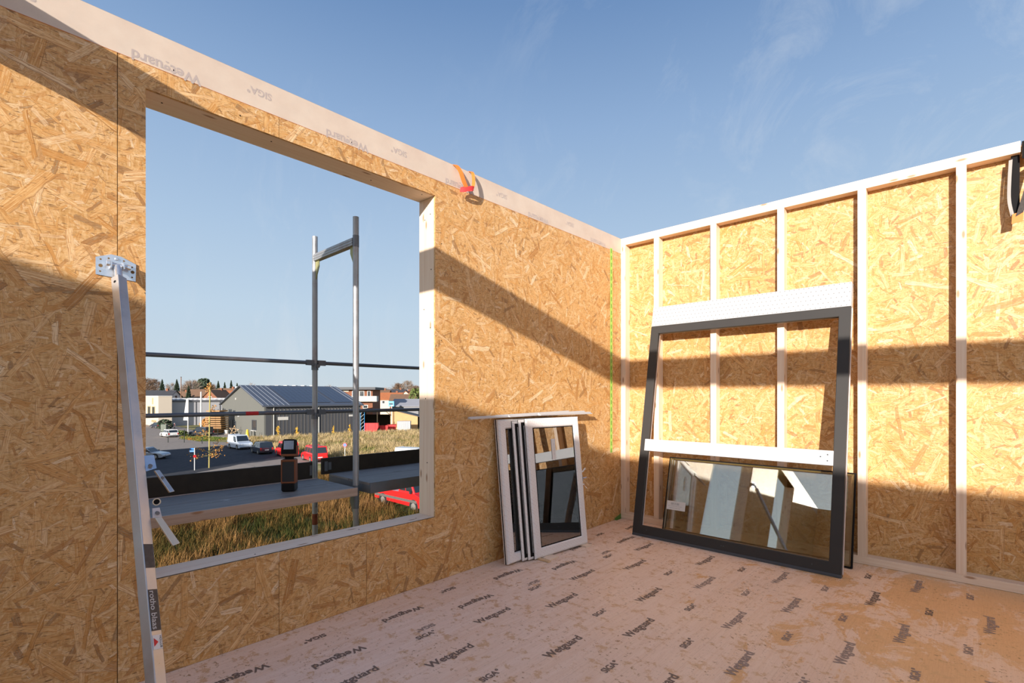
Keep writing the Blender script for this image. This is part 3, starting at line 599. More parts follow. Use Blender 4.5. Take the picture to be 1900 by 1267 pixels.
# levers hanging off the prop on the opening side
def tpt(t, dy, dx=0.0, dz=0.0): return PMi @ (PT+pd*t + Vector((dx, dy, dz)))
def quadprism(mb, P, d):
    Q = [p+d for p in P]; mb.face(P[::-1]); mb.face(Q); n = len(P)
    for i in range(n): j = (i+1) % n; mb.face([P[i], P[j], Q[j], Q[i]])
dX = PMi.to_3x3() @ Vector((0.02, 0, 0.004)); dx2 = PMi.to_3x3() @ Vector((0.004, 0, 0.001))
m = MB(); quadprism(m, [tpt(0.985, 0.010), tpt(0.985, 0.062), tpt(1.045, 0.066), tpt(1.055, 0.030)], dx2); obj('lever_bracket', m, ZINC, prop)
m = MB(); quadprism(m, [tpt(1.055, 0.055), tpt(1.055, 0.072), tpt(1.155, 0.115), tpt(1.158, 0.098)], dX); obj('lever', m, ALU, prop, bevel=0.002)
obj('lever_bolt', MB().tube(tpt(1.03, 0.045, 0.0), tpt(1.03, 0.045, 0.016), 0.007, 8), DSTEEL, prop); obj('lever_bolt', MB().tube(tpt(1.085, 0.078, 0.02), tpt(1.085, 0.078, 0.034), 0.005, 8), DSTEEL, prop)
m = MB(); c0 = tpt(1.19, 0.055)
ax = (PMi.to_3x3() @ Vector((1, 0, 0.1))).normalized(); e1 = ax.orthogonal().normalized(); e2 = ax.cross(e1)
rp = [c0+(e1*math.cos(2*math.pi*k/20)+e2*math.sin(2*math.pi*k/20))*0.0125 for k in range(21)]
m.path(rp, 0.0022, 6); obj('cable_ring', m, plain('pale_plastic', (0.7, 0.6, 0.45), 0.5), prop); obj('ring_bore', MB().tube(c0-ax*0.008, c0-ax*0.006, 0.011, 16), BLACK, prop)
m = MB(); quadprism(m, [tpt(1.215, 0.038), tpt(1.215, 0.062), tpt(1.255, 0.066), tpt(1.255, 0.036)], dx2); obj('lever_bracket', m, PINKW, prop)
m = MB(); quadprism(m, [tpt(1.255, 0.040), tpt(1.255, 0.062), tpt(1.372, 0.112), tpt(1.378, 0.088)], dX); obj('lever', m, plain('warm_aluminium', (0.66, 0.58, 0.47), 0.4, metal=0.3), prop, bevel=0.002)
m = MB(); m.tube(tpt(1.235, 0.052, 0.0), tpt(1.235, 0.052, 0.016), 0.007, 8); obj('lever_bolt', m, DSTEEL, prop)
# stickers on the room-side right face of the tube
faces = [(Vector((1, 0, 0)), Vector((0, 1, 0))), (Vector((0, 1, 0)), Vector((-1, 0, 0))), (Vector((-1, 0, 0)), Vector((0, -1, 0))), (Vector((0, -1, 0)), Vector((1, 0, 0)))]
vc = (CAM-(PT+pd*1.5)).normalized(); rt = Vector((math.cos(YAW), math.sin(YAW), 0)); bestf = None
for n_, t_ in faces:
    nw = PM.to_3x3() @ (RM.to_3x3() @ n_)
    if nw.dot(vc) > 0.2 and (bestf is None or nw.dot(rt) > bestf[0]): bestf = (nw.dot(rt), n_, t_)
nF = RM.to_3x3() @ bestf[1]; tF = RM.to_3x3() @ bestf[2]; zF = Vector((0, 0, 1))
# tF chosen so that it points to the right in view
if (PM.to_3x3() @ tF).dot(rt) < 0: tF = -tF
def sticker(name, t0, t1, hw, mat, off=0.0008):
    c = nF*(w_+off); m = MB(); m.face([c+tF*(-hw)+zF*t0, c+tF*(-hw)+zF*t1, c+tF*hw+zF*t1, c+tF*hw+zF*t0]); return obj(name, m, mat, prop, solid=0.0006)
worn = plain('worn_black_label', (0.05, 0.045, 0.045), 0.5, var=0.9, vscale=60)
sticker('worn_label', 1.36, 1.45, 0.018, worn); sticker('maker_label', 1.53, 1.675, 0.018, worn); sticker('dealer_sticker', 1.69, 1.738, 0.0175, PAPER)
c = nF*(w_+0.0022)
put_text('label_print', 'rotho blaas', c-tF*0.005+zF*1.6025, zF, tF, 0.135, WHITEP, prop, 0.01)
put_text('label_print', 'HOLLUB', c+tF*0.0115+zF*1.714, zF, tF, 0.040, GREYG, prop, 0.01)
m = MB(); m.face([c-tF*0.014+zF*1.700, c-tF*0.014+zF*1.728, c+tF*0.002+zF*1.714]); obj('red_triangle', m, REDM, prop, solid=0.0004)

# ------------------------------------------------------------------ tapes and straps
tp = MB(); zz = [3.10-0.02*k for k in range(117)]; rr = random.Random(2)
for i, (a, b) in enumerate(zip(zz[:-1], zz[1:])):
    w1 = 0.024+rr.uniform(-.001, .001); tp.face([(0.0022, -0.21-w1, a), (0.0022, -0.21-w1, b), (0.0022, -0.21+w1, b), (0.0022, -0.21+w1, a)])
gt = thing('green_tape', 'strip of green sealing tape running down the left wall beside the corner', 'tape', (0, 0, 0)); obj('tape_strip', tp, GREEN, gt)
pr_ = MB()
for k in range(30):
    z = 3.07-0.078*k; pr_.box((0.0024, -0.2165, z-0.026), (0.0027, -0.2035, z+0.02))
obj('tape_print', pr_, plain('tape_print', (0.10, 0.22, 0.03), 0.6), gt, kind='stuff')
m = MB(); m.face([(0.0022, -0.135, 0.002), (0.0022, -0.003, 0.002), (0.0022, -0.003, 0.055), (0.0022, -0.135, 0.022)]); m.face([(0.002, -0.135, 0.0012), (0.03, -0.135, 0.0012), (0.012, -0.003, 0.0012), (0.002, -0.003, 0.0012)])
obj('green_tape', m, plain('dark_green_tape', (0.10, 0.23, 0.04), 0.5), label='torn piece of green tape stuck at the foot of the room corner', cat='tape', solid=0.0008)
st = thing('lifting_sling', 'orange and red lifting strap looped over the top of the left wall', 'strap', (0, 0, 0))
Wd = (0.25, 1, 0.25)
def curve(pts, n=8):
    out = []; P = [Vector(p) for p in pts]; P = [P[0]*2-P[1]]+P+[P[-1]*2-P[-2]]
    for i in range(1, len(P)-2):
        for k in range(n):
            t = k/n; a, b, c, d = P[i-1:i+3]
            out.append(0.5*((2*b)+(-a+c)*t+(2*a-5*b+4*c-d)*t*t+(-a+3*b-3*c+d)*t*t*t))
    out.append(P[-2]); return out
obj('strap_band', MB().ribbon(curve([(-0.06, -2.545, H+0.004), (0.008, -2.525, H+0.003), (0.045, -2.505, 3.20), (0.06, -2.485, 3.13), (0.06, -2.455, 3.085)]), (0.1, 1, 0.2), 0.042), ORANGE, st, solid=0.003)
obj('strap_band', MB().ribbon(curve([(-0.05, -2.36, H+0.004), (0.008, -2.365, H+0.003), (0.05, -2.375, 3.22), (0.07, -2.385, 3.14), (0.07, -2.40, 3.085)]), (0.6, 1, 0), 0.026), ORANGE, st, solid=0.003)
obj('strap_loop', MB().ribbon(curve([(0.05, -2.51, 3.052), (0.07, -2.475, 3.058), (0.082, -2.43, 3.078), (0.075, -2.39, 3.09), (0.05, -2.40, 3.092), (0.04, -2.45, 3.080), (0.042, -2.50, 3.058)]), (0.2, 0, 1), 0.036), REDW, st, solid=0.003)
m = MB(); m.box((3.268, -0.004, 3.12), (5.2, -0.001, H-0.009)); m.box((3.268, -0.004, H-0.0115), (5.2, 0.12, H-0.008)); obj('black_cover', m, BLACK, wr)
bs = thing('black_sling', 'black strap with orange end hanging from the top of the stud wall', 'strap', (0, 0, 0))
obj('strap_band', MB().ribbon(curve([(3.236, 0.045, 3.169), (3.236, 0.035, 3.05), (3.234, 0.02, 2.90), (3.236, -0.005, 2.72)]), (1, 0, 0), 0.046), BLACK, bs, solid=0.004)
obj('strap_band', MB().ribbon(curve([(3.33, -0.01, 3.10), (3.30, -0.03, 2.92), (3.255, -0.02, 2.72)]), (1, 0, 0.6), 0.045), plain('grey_mesh_webbing', (0.07, 0.06, 0.055), 0.8, var=0.5, vscale=80, spec=0.1), bs, solid=0.004)
obj('orange_end', MB().ribbon([(3.247, -0.015, 2.735), (3.243, -0.016, 2.665)], (1, 0, 0.15), 0.058), ORANGE, bs, solid=0.005)
obj('plastic_sleeve', MB().ribbon(curve([(3.212, 0.03, 3.14), (3.205, 0.02, 2.98), (3.204, 0.012, 2.84), (3.22, -0.008, 2.72)]), (1, -0.4, 0), 0.02), plain('clear_sleeve', (0.45, 0.42, 0.38), 0.3), bs, solid=0.002)
# ------------------------------------------------------------------ scaffold outside the opening
XI, XO, YP = -0.683, -1.415, -3.0
sf = thing('scaffold', 'galvanised scaffold frame with two upright tubes and a cross bar outside the opening', 'scaffold', (0, 0, 0))
obj('upright', MB().tube((XI, YP, G), (XI, YP, 2.887), 0.0242, 20), STEEL, sf, smooth=True)
obj('upright', MB().tube((XO, YP, G), (XO, YP, 2.887), 0.0242, 20), STEEL, sf, smooth=True)
m = MB(); m.box((XO+0.02, YP-0.024, 2.655), (XI-0.02, YP+0.024, 2.718)); m.box((XO+0.02, YP-0.027, 2.672), (XI-0.02, YP+0.027, 2.682)); m.box((XO+0.02, YP-0.027, 2.695), (XI-0.02, YP+0.027, 2.703)); obj('cross_bar', m, STEEL, sf, bevel=0.002)
for xa, sgn in ((XO, 1), (XI, -1)):
    m = MB(); m.prism([(0.02*sgn, 2.66), (0.085*sgn, 2.66), (0.085*sgn, 2.60), (0.025*sgn, 2.49), (0.02*sgn, 2.49)], (xa, YP-0.004, 0), (1, 0, 0), (0, 0, 1), (0, 0.008, 0)); obj('gusset_plate', m, YSTEEL, sf)
m = MB(); m.box((XO+0.02, YP-0.02, 0.60), (XI-0.02, YP+0.02, 0.64)); obj('deck_bearer', m, DSTEEL, sf)
for xa, sgn in ((XO, 1), (XI, -1)):
    m = MB(); m.prism([(0.02*sgn, 0.60), (0.085*sgn, 0.60), (0.085*sgn, 0.54), (0.025*sgn, 0.40), (0.02*sgn, 0.40)], (xa, YP-0.004, 0), (1, 0, 0), (0, 0, 1), (0, 0.008, 0)); obj('gusset_plate', m, DSTEEL, sf)
for z in (1.725, 1.275):
    m = MB(); m.tube((XO, YP, z-0.065), (XO, YP, z-0.005), 0.031, 14); m.tube((XO+0.03, YP+0.012, z-0.03), (XO+0.045, YP+0.012, z-0.03), 0.018, 6); obj('rail_wedge_box', m, DSTEEL, sf)
for z0, z1 in ((0.24, 0.34), ): obj('paint_band', MB().tube((XO, YP, z0), (XO, YP, z1), 0.0247, 20), RUST, sf, smooth=True)
obj('spigot_sleeve', MB().tube((XI, YP, 0.50), (XI, YP, 0.69), 0.0262, 20), DSTEEL, sf, smooth=True)
obj('coupling_sleeve', MB().tube((XI, YP, 2.64), (XI, YP, 2.735), 0.0256, 20), DSTEEL, sf, smooth=True)
def rail(z, ya, yb, label):
    m = MB(); x = XO+0.012; m.tube((x, ya, z), (x, yb, z), 0.0168, 14)
    for y, s_ in ((ya, 1), (yb, -1)): m.box((x-0.006, y-0.03*(s_ < 0)-0.04*(s_ > 0), z-0.024), (x+0.02, y+0.04*(s_ < 0)+0.03*(s_ > 0), z+0.024))
    return obj('guard_rail', m, DSTEEL, label=label, cat='guard rail', group='scaffold guard rails', smooth=True)
r1 = rail(1.725, -5.45, -3.06, 'upper scaffold guard rail left of the upright tubes'); r2 = rail(1.275, -5.45, -3.06, 'lower scaffold guard rail left of the upright tubes, with a red paint mark')
rail(1.725, -2.94, -0.55, 'upper scaffold guard rail right of the upright tubes'); rail(1.275, -2.94, -0.55, 'lower scaffold guard rail right of the upright tubes')
obj('red_paint_mark', MB().tube((XO+0.012, -3.60, 1.275), (XO+0.012, -3.50, 1.275), 0.0171, 14), REDM, r2, smooth=True)
def deck(ya, yb, z, th, edge, label, top):
    t = thing('scaffold_deck', label, 'scaffold deck', (0, 0, z))
    for i, (xa, xb) in enumerate(((-1.235, -0.905), (-0.90, -0.565))):
        obj('deck_plank', MB().box((xa, ya, -0.02), (xb, yb, 0)), top, t)
    obj('side_rail', MB().box((-0.564, ya, -th), (-0.548, yb, 0.004)), edge, t, bevel=0.002); obj('side_rail', MB().box((-1.252, ya, -th), (-1.236, yb, 0.004)), edge, t, bevel=0.002)
    obj('end_rail', MB().box((-1.235, ya, -th), (-0.565, ya+0.012, -0.021)), edge, t); obj('end_rail', MB().box((-1.235, yb-0.012, -th), (-0.565, yb, -0.021)), edge, t)
    return t
deck(-5.5, -3.06, 0.690, 0.060, DECKE, 'weathered scaffold deck with pale wooden edge under the work lamp', DECK); deck(-2.945, -0.45, 0.715, 0.085, DSTEEL, 'weathered grey scaffold deck with dark metal edge right of the upright tubes', DECK)
for ya, yb, z, lb in ((-5.5, -3.04, 0.672, 'dark toe board behind the work lamp on the scaffold'), (-2.95, -0.45, 0.695, 'dark toe board to the right of the outer scaffold tube')):
    t = thing('toe_board', lb, 'toe board', (0, 0, 0)); obj('board', MB().box((-1.405, ya, z), (-1.375, yb, z+0.15)), TOE, t, bevel=0.003)
    obj('end_clip', MB().box((-1.372, yb-0.03 if ya < -5 else ya+0.02, z+0.03), (-1.366, yb-0.01 if ya < -5 else ya+0.05, z+0.12)), DSTEEL, t)
    obj('end_clip', MB().box((-1.372, ya+0.055, z+0.04), (-1.366, ya+0.085, z+0.11)), DSTEEL, t)

# work lamp standing on the deck
lamp = thing('work_lamp', 'black and orange battery work lamp standing on the scaffold deck', 'work lamp', (-0.835, -3.475, 0.691), (0, 0, R(52)))
# local: x to the right in view, y away, z up
m = MB(); m.prism([(-0.046, 0), (0.046, 0), (0.052, 0.012), (0.050, 0.235), (0.040, 0.248), (-0.040, 0.248), (-0.050, 0.235), (-0.052, 0.012)], (0, -0.035, 0), (1, 0, 0), (0, 0, 1), (0, 0.075, 0)); obj('body', m, plain('black_plastic', (0.018, 0.017, 0.018), 0.5), lamp, bevel=0.006)
m = MB(); m.ring([(-0.053, 0.053, 0.06, 0.244, 0.03), (-0.053, 0.053, 0.06, 0.244, -0.039), (-0.043, 0.043, 0.075, 0.226, -0.039), (-0.043, 0.043, 0.075, 0.226, 0.03)]); obj('orange_guard', m, LORANGE, lamp, bevel=0.006)
obj('battery', MB().box((-0.043, -0.055, 0.004), (0.043, 0.058, 0.062)), BLACK, lamp, bevel=0.008)
obj('neck', MB().tube((-0.03, 0.0, 0.258), (0.03, 0.0, 0.258), 0.016, 14), BLACK, lamp, smooth=True)
hd = Matrix.Translation((0, 0.0, 0.268)) @ Matrix.Rotation(R(-8), 4, 'X')
m = MB(); m.prism([(-0.052, 0), (0.052, 0), (0.055, 0.02), (0.046, 0.118), (0.036, 0.128), (-0.036, 0.128), (-0.046, 0.118), (-0.055, 0.02)], hd @ Vector((0, -0.03, 0)), hd.to_3x3() @ Vector((1, 0, 0)), hd.to_3x3() @ Vector((0, 0, 1)), hd.to_3x3() @ Vector((0, 0.06, 0))); obj('head', m, BLACK, lamp, bevel=0.005)
m = MB(); m.box((-0.058, -0.024, 0.0), (-0.050, 0.028, 0.08), hd); m.box((0.050, -0.024, 0.0), (0.058, 0.028, 0.08), hd); m.box((-0.055, -0.034, -0.004), (0.055, 0.03, 0.014), hd); obj('head_bumper', m, LORANGE, lamp, bevel=0.003)
m = MB(); m.box((-0.037, -0.034, 0.048), (0.037, -0.0305, 0.116), hd); lens = obj('lens', m, LENS, lamp)
m = MB(); m.box((-0.036, -0.0304, 0.049), (0.036, -0.0300, 0.115), hd); obj('reflector', m, plain('lamp_reflector', (0.72, 0.80, 0.92), 0.35, var=0.35, vscale=60), lamp)

# ------------------------------------------------------------------ the world outside: helpers
FW = Vector((-math.sin(YAW), math.cos(YAW), 0)); RT = Vector((math.cos(YAW), math.sin(YAW), 0))
def W(px, D, z=G):
    """a place on the ground: bearing given by the photograph's column px, D metres away along the view axis"""
    p = CAM+FW*D+RT*((px-950)/FPX*D); return Vector((p.x, p.y, z))
rng = random.Random(11)
GRASS = ground_mat('meadow_soil', [(0.30, (0.10, 0.12, 0.035)), (0.46, (0.20, 0.20, 0.07)), (0.60, (0.42, 0.32, 0.16)), (0.75, (0.30, 0.26, 0.10))], 0.5)
ASPH_SHADE = ground_mat('asphalt', [(0.3, (0.05, 0.05, 0.055)), (0.7, (0.075, 0.073, 0.078))], 1.5)  # darker copy of the road asphalt, with shade put into its colour
ROADL = ground_mat('light_asphalt', [(0.3, (0.27, 0.225, 0.19)), (0.7, (0.34, 0.29, 0.245))], 1.5)
PAVE = ground_mat('paving', [(0.3, (0.30, 0.25, 0.21)), (0.7, (0.36, 0.31, 0.26))], 2.0)
gm = MB(); gm.box((-900, -300, G-0.6), (60, 600, G)); obj('ground', gm, GRASS, kind='structure', label='grassy ground around the house')
def slab(name, poly, mat, h, label): 
    obj(name, MB().prism(poly, (0, 0, G-0.2), (1, 0, 0), (0, 1, 0), (0, 0, 0.2+h)), mat, kind='structure', label=label)
slab('road', [(-240, -6), (-48, -6), (-51, 8), (-55, 16), (-54, 25), (-90, 25), (-96, 22.5), (-106, 20), (-119, 24.5), (-133, 29.2), (-152, 30.5), (-240, 24)], ROADL, 0.03, 'light asphalt road'); slab('shade_toned_lane', [(-120, -5.5), (-50, -5.5), (-53.5, 8), (-60.2, 15.5), (-62.8, 24.8), (-87, 24.8), (-84.5, 11.5)], ASPH_SHADE, 0.034, 'asphalt parking lane darkened in the outline of a cast shadow')  # lane slab carries painted shade, its outline follows the cast shadow
slab('pavement', [(-53.2, -6), (-49.5, -6), (-52.5, 8), (-56.5, 16), (-60, 16), (-55, 8)], PAVE, 0.06, 'light kerb strip along the road')
slab('yard', [(-134, 24.6), (-119.5, 24.8), (-106, 26.5), (-99, 31.4), (-130, 31.6)], PAVE, 0.035, 'paved yard in front of the grey hall')
slab('path', [(-97.5, 32.0), (-94.6, 32.0), (-90, 54), (-88, 70), (-92, 74), (-95, 53)], PAVE, 0.04, 'pale gravel strip along the side of the hall')

def gbox(parent, name, lo, hi, mat, **k): return obj(name, MB().box(lo, hi), mat, parent, **k)
# ------------------------------------------------------------------ grey hall with solar roof
HX0, HX1, HY0, HY1 = -122.6, -97.9, 32.35, 53.0; HXR = (HX0+HX1)/2; EV = G+6.25; RG = 3.62
hall = thing('hall', 'grey metal hall with a solar panel roof beside the parking strip', 'building', (HX1, HY0, G))
GR1 = plain('grey_render', (0.13, 0.13, 0.115), 0.8, var=0.04, vscale=0.5); GR2 = plain('anthracite_cladding', (0.060, 0.062, 0.068), 0.6, var=0.08, vscale=0.5); GR3 = plain('roof_sheet', (0.085, 0.095, 0.12), 0.45, metal=0.2, var=0.06, vscale=0.5)
SOLAR = plain('solar_cells', (0.035, 0.042, 0.065), 0.25, var=0.1, vscale=0.4); WDARK = plain('dark_window', (0.035, 0.04, 0.045), 0.15, var=0.2, vscale=1); LGREY = plain('light_grey_trim', (0.52, 0.50, 0.46), 0.6)
ox, oy, oz = HX1, HY0, G
def hl(p): return (p[0]-ox, p[1]-oy, p[2]-oz)
m = MB(); gable = [(HX0, G), (HX1, G), (HX1, EV), (HXR, RG-0.15), (HX0, EV)]
m.prism(gable, Vector((-ox, 0, -oz)), (1, 0, 0), (0, 0, 1), (0, 0.3, 0)); obj('gable_wall', m, GR1, hall)
m = MB(); m.prism(gable, Vector((-ox, HY1-HY0-0.3, -oz)), (1, 0, 0), (0, 0, 1), (0, 0.3, 0)); obj('gable_wall', m, GR1, hall)
gbox(hall, 'side_wall', hl((HX1-0.3, HY0+0.3, G)), hl((HX1, HY1-0.3, EV)), GR2); gbox(hall, 'side_wall', hl((HX0, HY0+0.3, G)), hl((HX0+0.3, HY1-0.3, EV)), GR2)
sl_ = (RG-EV)/(HX1-HXR)
for sgn in (1, -1):
    m = MB(); ed = HX1+0.5 if sgn > 0 else HX0-0.5; ez = EV-0.5*sl_
    m.prism([(ed, ez), (HXR, RG), (HXR, RG+0.18), (ed, ez+0.18)], Vector((-ox, -0.5, -oz)), (1, 0, 0), (0, 0, 1), (0, HY1-HY0+1.0, 0)); rf = obj('roof_slope', m, GR3, hall)
    if sgn > 0:
        rmat = plain('roof_rib_metal', (0.22, 0.24, 0.28), 0.5)
        for k in range(22):
            y = -0.4+k*1.0
            if y < 5.0 or y > 19.0: obj('roof_rib', MB().prism([(ed, ez+0.18), (HXR, RG+0.18), (HXR, RG+0.24), (ed, ez+0.24)], Vector((-ox, y, -oz)), (1, 0, 0), (0, 0, 1), (0, 0.12, 0)), rmat, hall)
ux = Vector((HX1-HXR, 0, EV-RG)).normalized(); nr = Vector((-ux.z, 0, ux.x)); 
if nr.z < 0: nr = -nr
slen = math.hypot(HX1-HXR, RG-EV)
for ci in range(14):
    for ri in range(10):
        if ci == 9: continue
        a = 1.1+ri*(slen-2.0)/10; o_ = Vector((HXR-ox, 5.2+ci*0.98, RG-oz))+ux*a+nr*0.22
        key = 'solar'; 
        if not _texts.get(key):
            mm_ = MB(); q = [Vector((0, 0, 0)), ux*((slen-2.0)/10-0.06), ux*((slen-2.0)/10-0.06)+Vector((0, 0.93, 0)), Vector((0, 0.93, 0))]
            Q = [p+nr*0.05 for p in q]; mm_.face(q); mm_.face(Q[::-1])
            for i in range(4): mm_.face([q[i], Q[i], Q[(i+1) % 4], q[(i+1) % 4]])
            _texts[key] = mm_.mesh('solar_panel'); _texts[key].materials.append(SOLAR)
        obj('solar_panel', _texts[key], SOLAR, hall, loc=o_)
# vertical cladding battens and downpipes on the long side
bat = MB().box((0, -0.03, 0.15), (0.06, 0.03, 5.6)).mesh('cladding_batten'); bat.materials.append(plain('batten_metal', (0.15, 0.135, 0.12), 0.5))
for k in range(26):
    y = 1.5+k*0.72
    if y < 20.2: obj('cladding_batten', bat, None, hall, loc=(0.0, y, 0))
pipe = MB().tube((0.16, 0, 0), (0.16, 0, 6.2), 0.09, 8).mesh('downpipe'); pipe.materials.append(LGREY)
for y in (1.75, 10.9, 19.6): obj('downpipe', pipe, None, hall, loc=(0, y, 0))
gbox(hall, 'gutter', (0.42, -0.5, 5.95), (0.62, HY1-HY0+0.5, 6.12), GR3)
vent = MB().box((0.0, -0.06, 5.25), (0.05, 0.06, 5.37)).mesh('vent_hole'); vent.materials.append(LGREY)
for k in range(24): 
    y = 2.4+k*0.72
    if y < 20: obj('vent_hole', vent, None, hall, loc=(0.0, y, 0))
gbox(hall, 'notice_board', (0.0, 2.6, 3.3), (0.08, 4.6, 3.95), LGREY); gbox(hall, 'notice_board', (0.0, 17.8, 3.6), (0.08, 19.0, 4.0), LGREY)
for x0, x1, z0, z1 in ((-24.0, -22.2, 4.2, 5.2), (-20.0, -18.2, 4.2, 5.2), (-17.2, -16.0, 4.2, 5.0), (-24.1, -22.1, 0.6, 2.4), (-19.6, -17.6, 0.3, 2.9), (-16.4, -15.6, 0.3, 2.7), (-6.2, -3.9, 1.2, 3.3)):
    wv = obj('window', MB().ring([(x0, x1, z0, z1, -0.02), (x0, x1, z0, z1, -0.1), (x0+.12, x1-.12, z0+.12, z1-.12, -0.1), (x0+.12, x1-.12, z0+.12, z1-.12, -0.02)]), GREYG, hall)
    gbox(wv, 'pane', (x0+.12, -0.05, z0+.12), (x1-.12, -0.02, z1-.12), WDARK)
gbox(hall, 'window_sill', (-6.4, -0.25, 1.05), (-3.7, -0.02, 1.2), LGREY); gbox(hall, 'wall_lamp', (-13.9, -0.25, 3.7), (-13.4, -0.02, 4.0), WHITEP); gbox(hall, 'wall_lamp', (-15.6, -0.2, 7.3), (-15.3, -0.02, 7.7), LGREY)
# outside stair at the back of the hall
stm = MB(); stm.bar((-25.2, 0.2, 4.8), (-28.6, 0.2, 2.6), 0.12, 0.5); stm.bar((-25.2, 1.2, 4.8), (-28.6, 1.2, 2.6), 0.12, 0.5); obj('outside_stair', stm, LGREY, hall)

# ------------------------------------------------------------------ vehicles
TYRE = plain('tyre', (0.012, 0.012, 0.012), 0.8); HUB = plain('wheel_hub', (0.36, 0.34, 0.31), 0.4, metal=0.4); CGL = plain('car_glass', (0.02, 0.026, 0.032), 0.06, var=0.1, spec=0.8)
PLATE = plain('number_plate', (0.7, 0.7, 0.68), 0.5); TAIL = plain('tail_lamp', (0.45, 0.02, 0.02), 0.3); HEADL = plain('head_lamp', (0.70, 0.72, 0.74), 0.15); BUMP = plain('dark_bumper', (0.03, 0.03, 0.032), 0.6)
wheel_me = {}
def wheel(parent, x, y, r):
    if r not in wheel_me:
        a = MB(); a.tube((0, -0.1, 0), (0, 0.1, 0), r, 20); wheel_me[r] = (a.mesh('wheel'), MB().tube((0, -0.115, 0), (0, 0.115, 0), r*0.62, 14).mesh('hub_cap'))
        wheel_me[r][0].materials.append(TYRE); wheel_me[r][1].materials.append(HUB)
    w = obj('wheel', wheel_me[r][0], None, parent, loc=(x, y, r)); obj('hub_cap', wheel_me[r][1], None, w)
def loft(mb, base, zb, top, zt_):
    """base/top: lists of (x, halfwidth) from rear to front, same length"""
    n = len(base); 
    for s_ in (1, -1):
        for i in range(n-1):
            q = [Vector((base[i][0], s_*base[i][1], zb)), Vector((base[i+1][0], s_*base[i+1][1], zb)), Vector((top[i+1][0], s_*top[i+1][1], zt_)), Vector((top[i][0], s_*top[i][1], zt_))]
            mb.face(q[::-1] if s_ > 0 else q)
    for i in (0, n-1):
        q = [Vector((base[i][0], base[i][1], zb)), Vector((base[i][0], -base[i][1], zb)), Vector((top[i][0], -top[i][1], zt_)), Vector((top[i][0], top[i][1], zt_))]; mb.face(q if i else q[::-1])
    for i in range(n-1):
        mb.face([Vector((top[i][0], -top[i][1], zt_)), Vector((top[i+1][0], -top[i+1][1], zt_)), Vector((top[i+1][0], top[i+1][1], zt_)), Vector((top[i][0], top[i][1], zt_))])
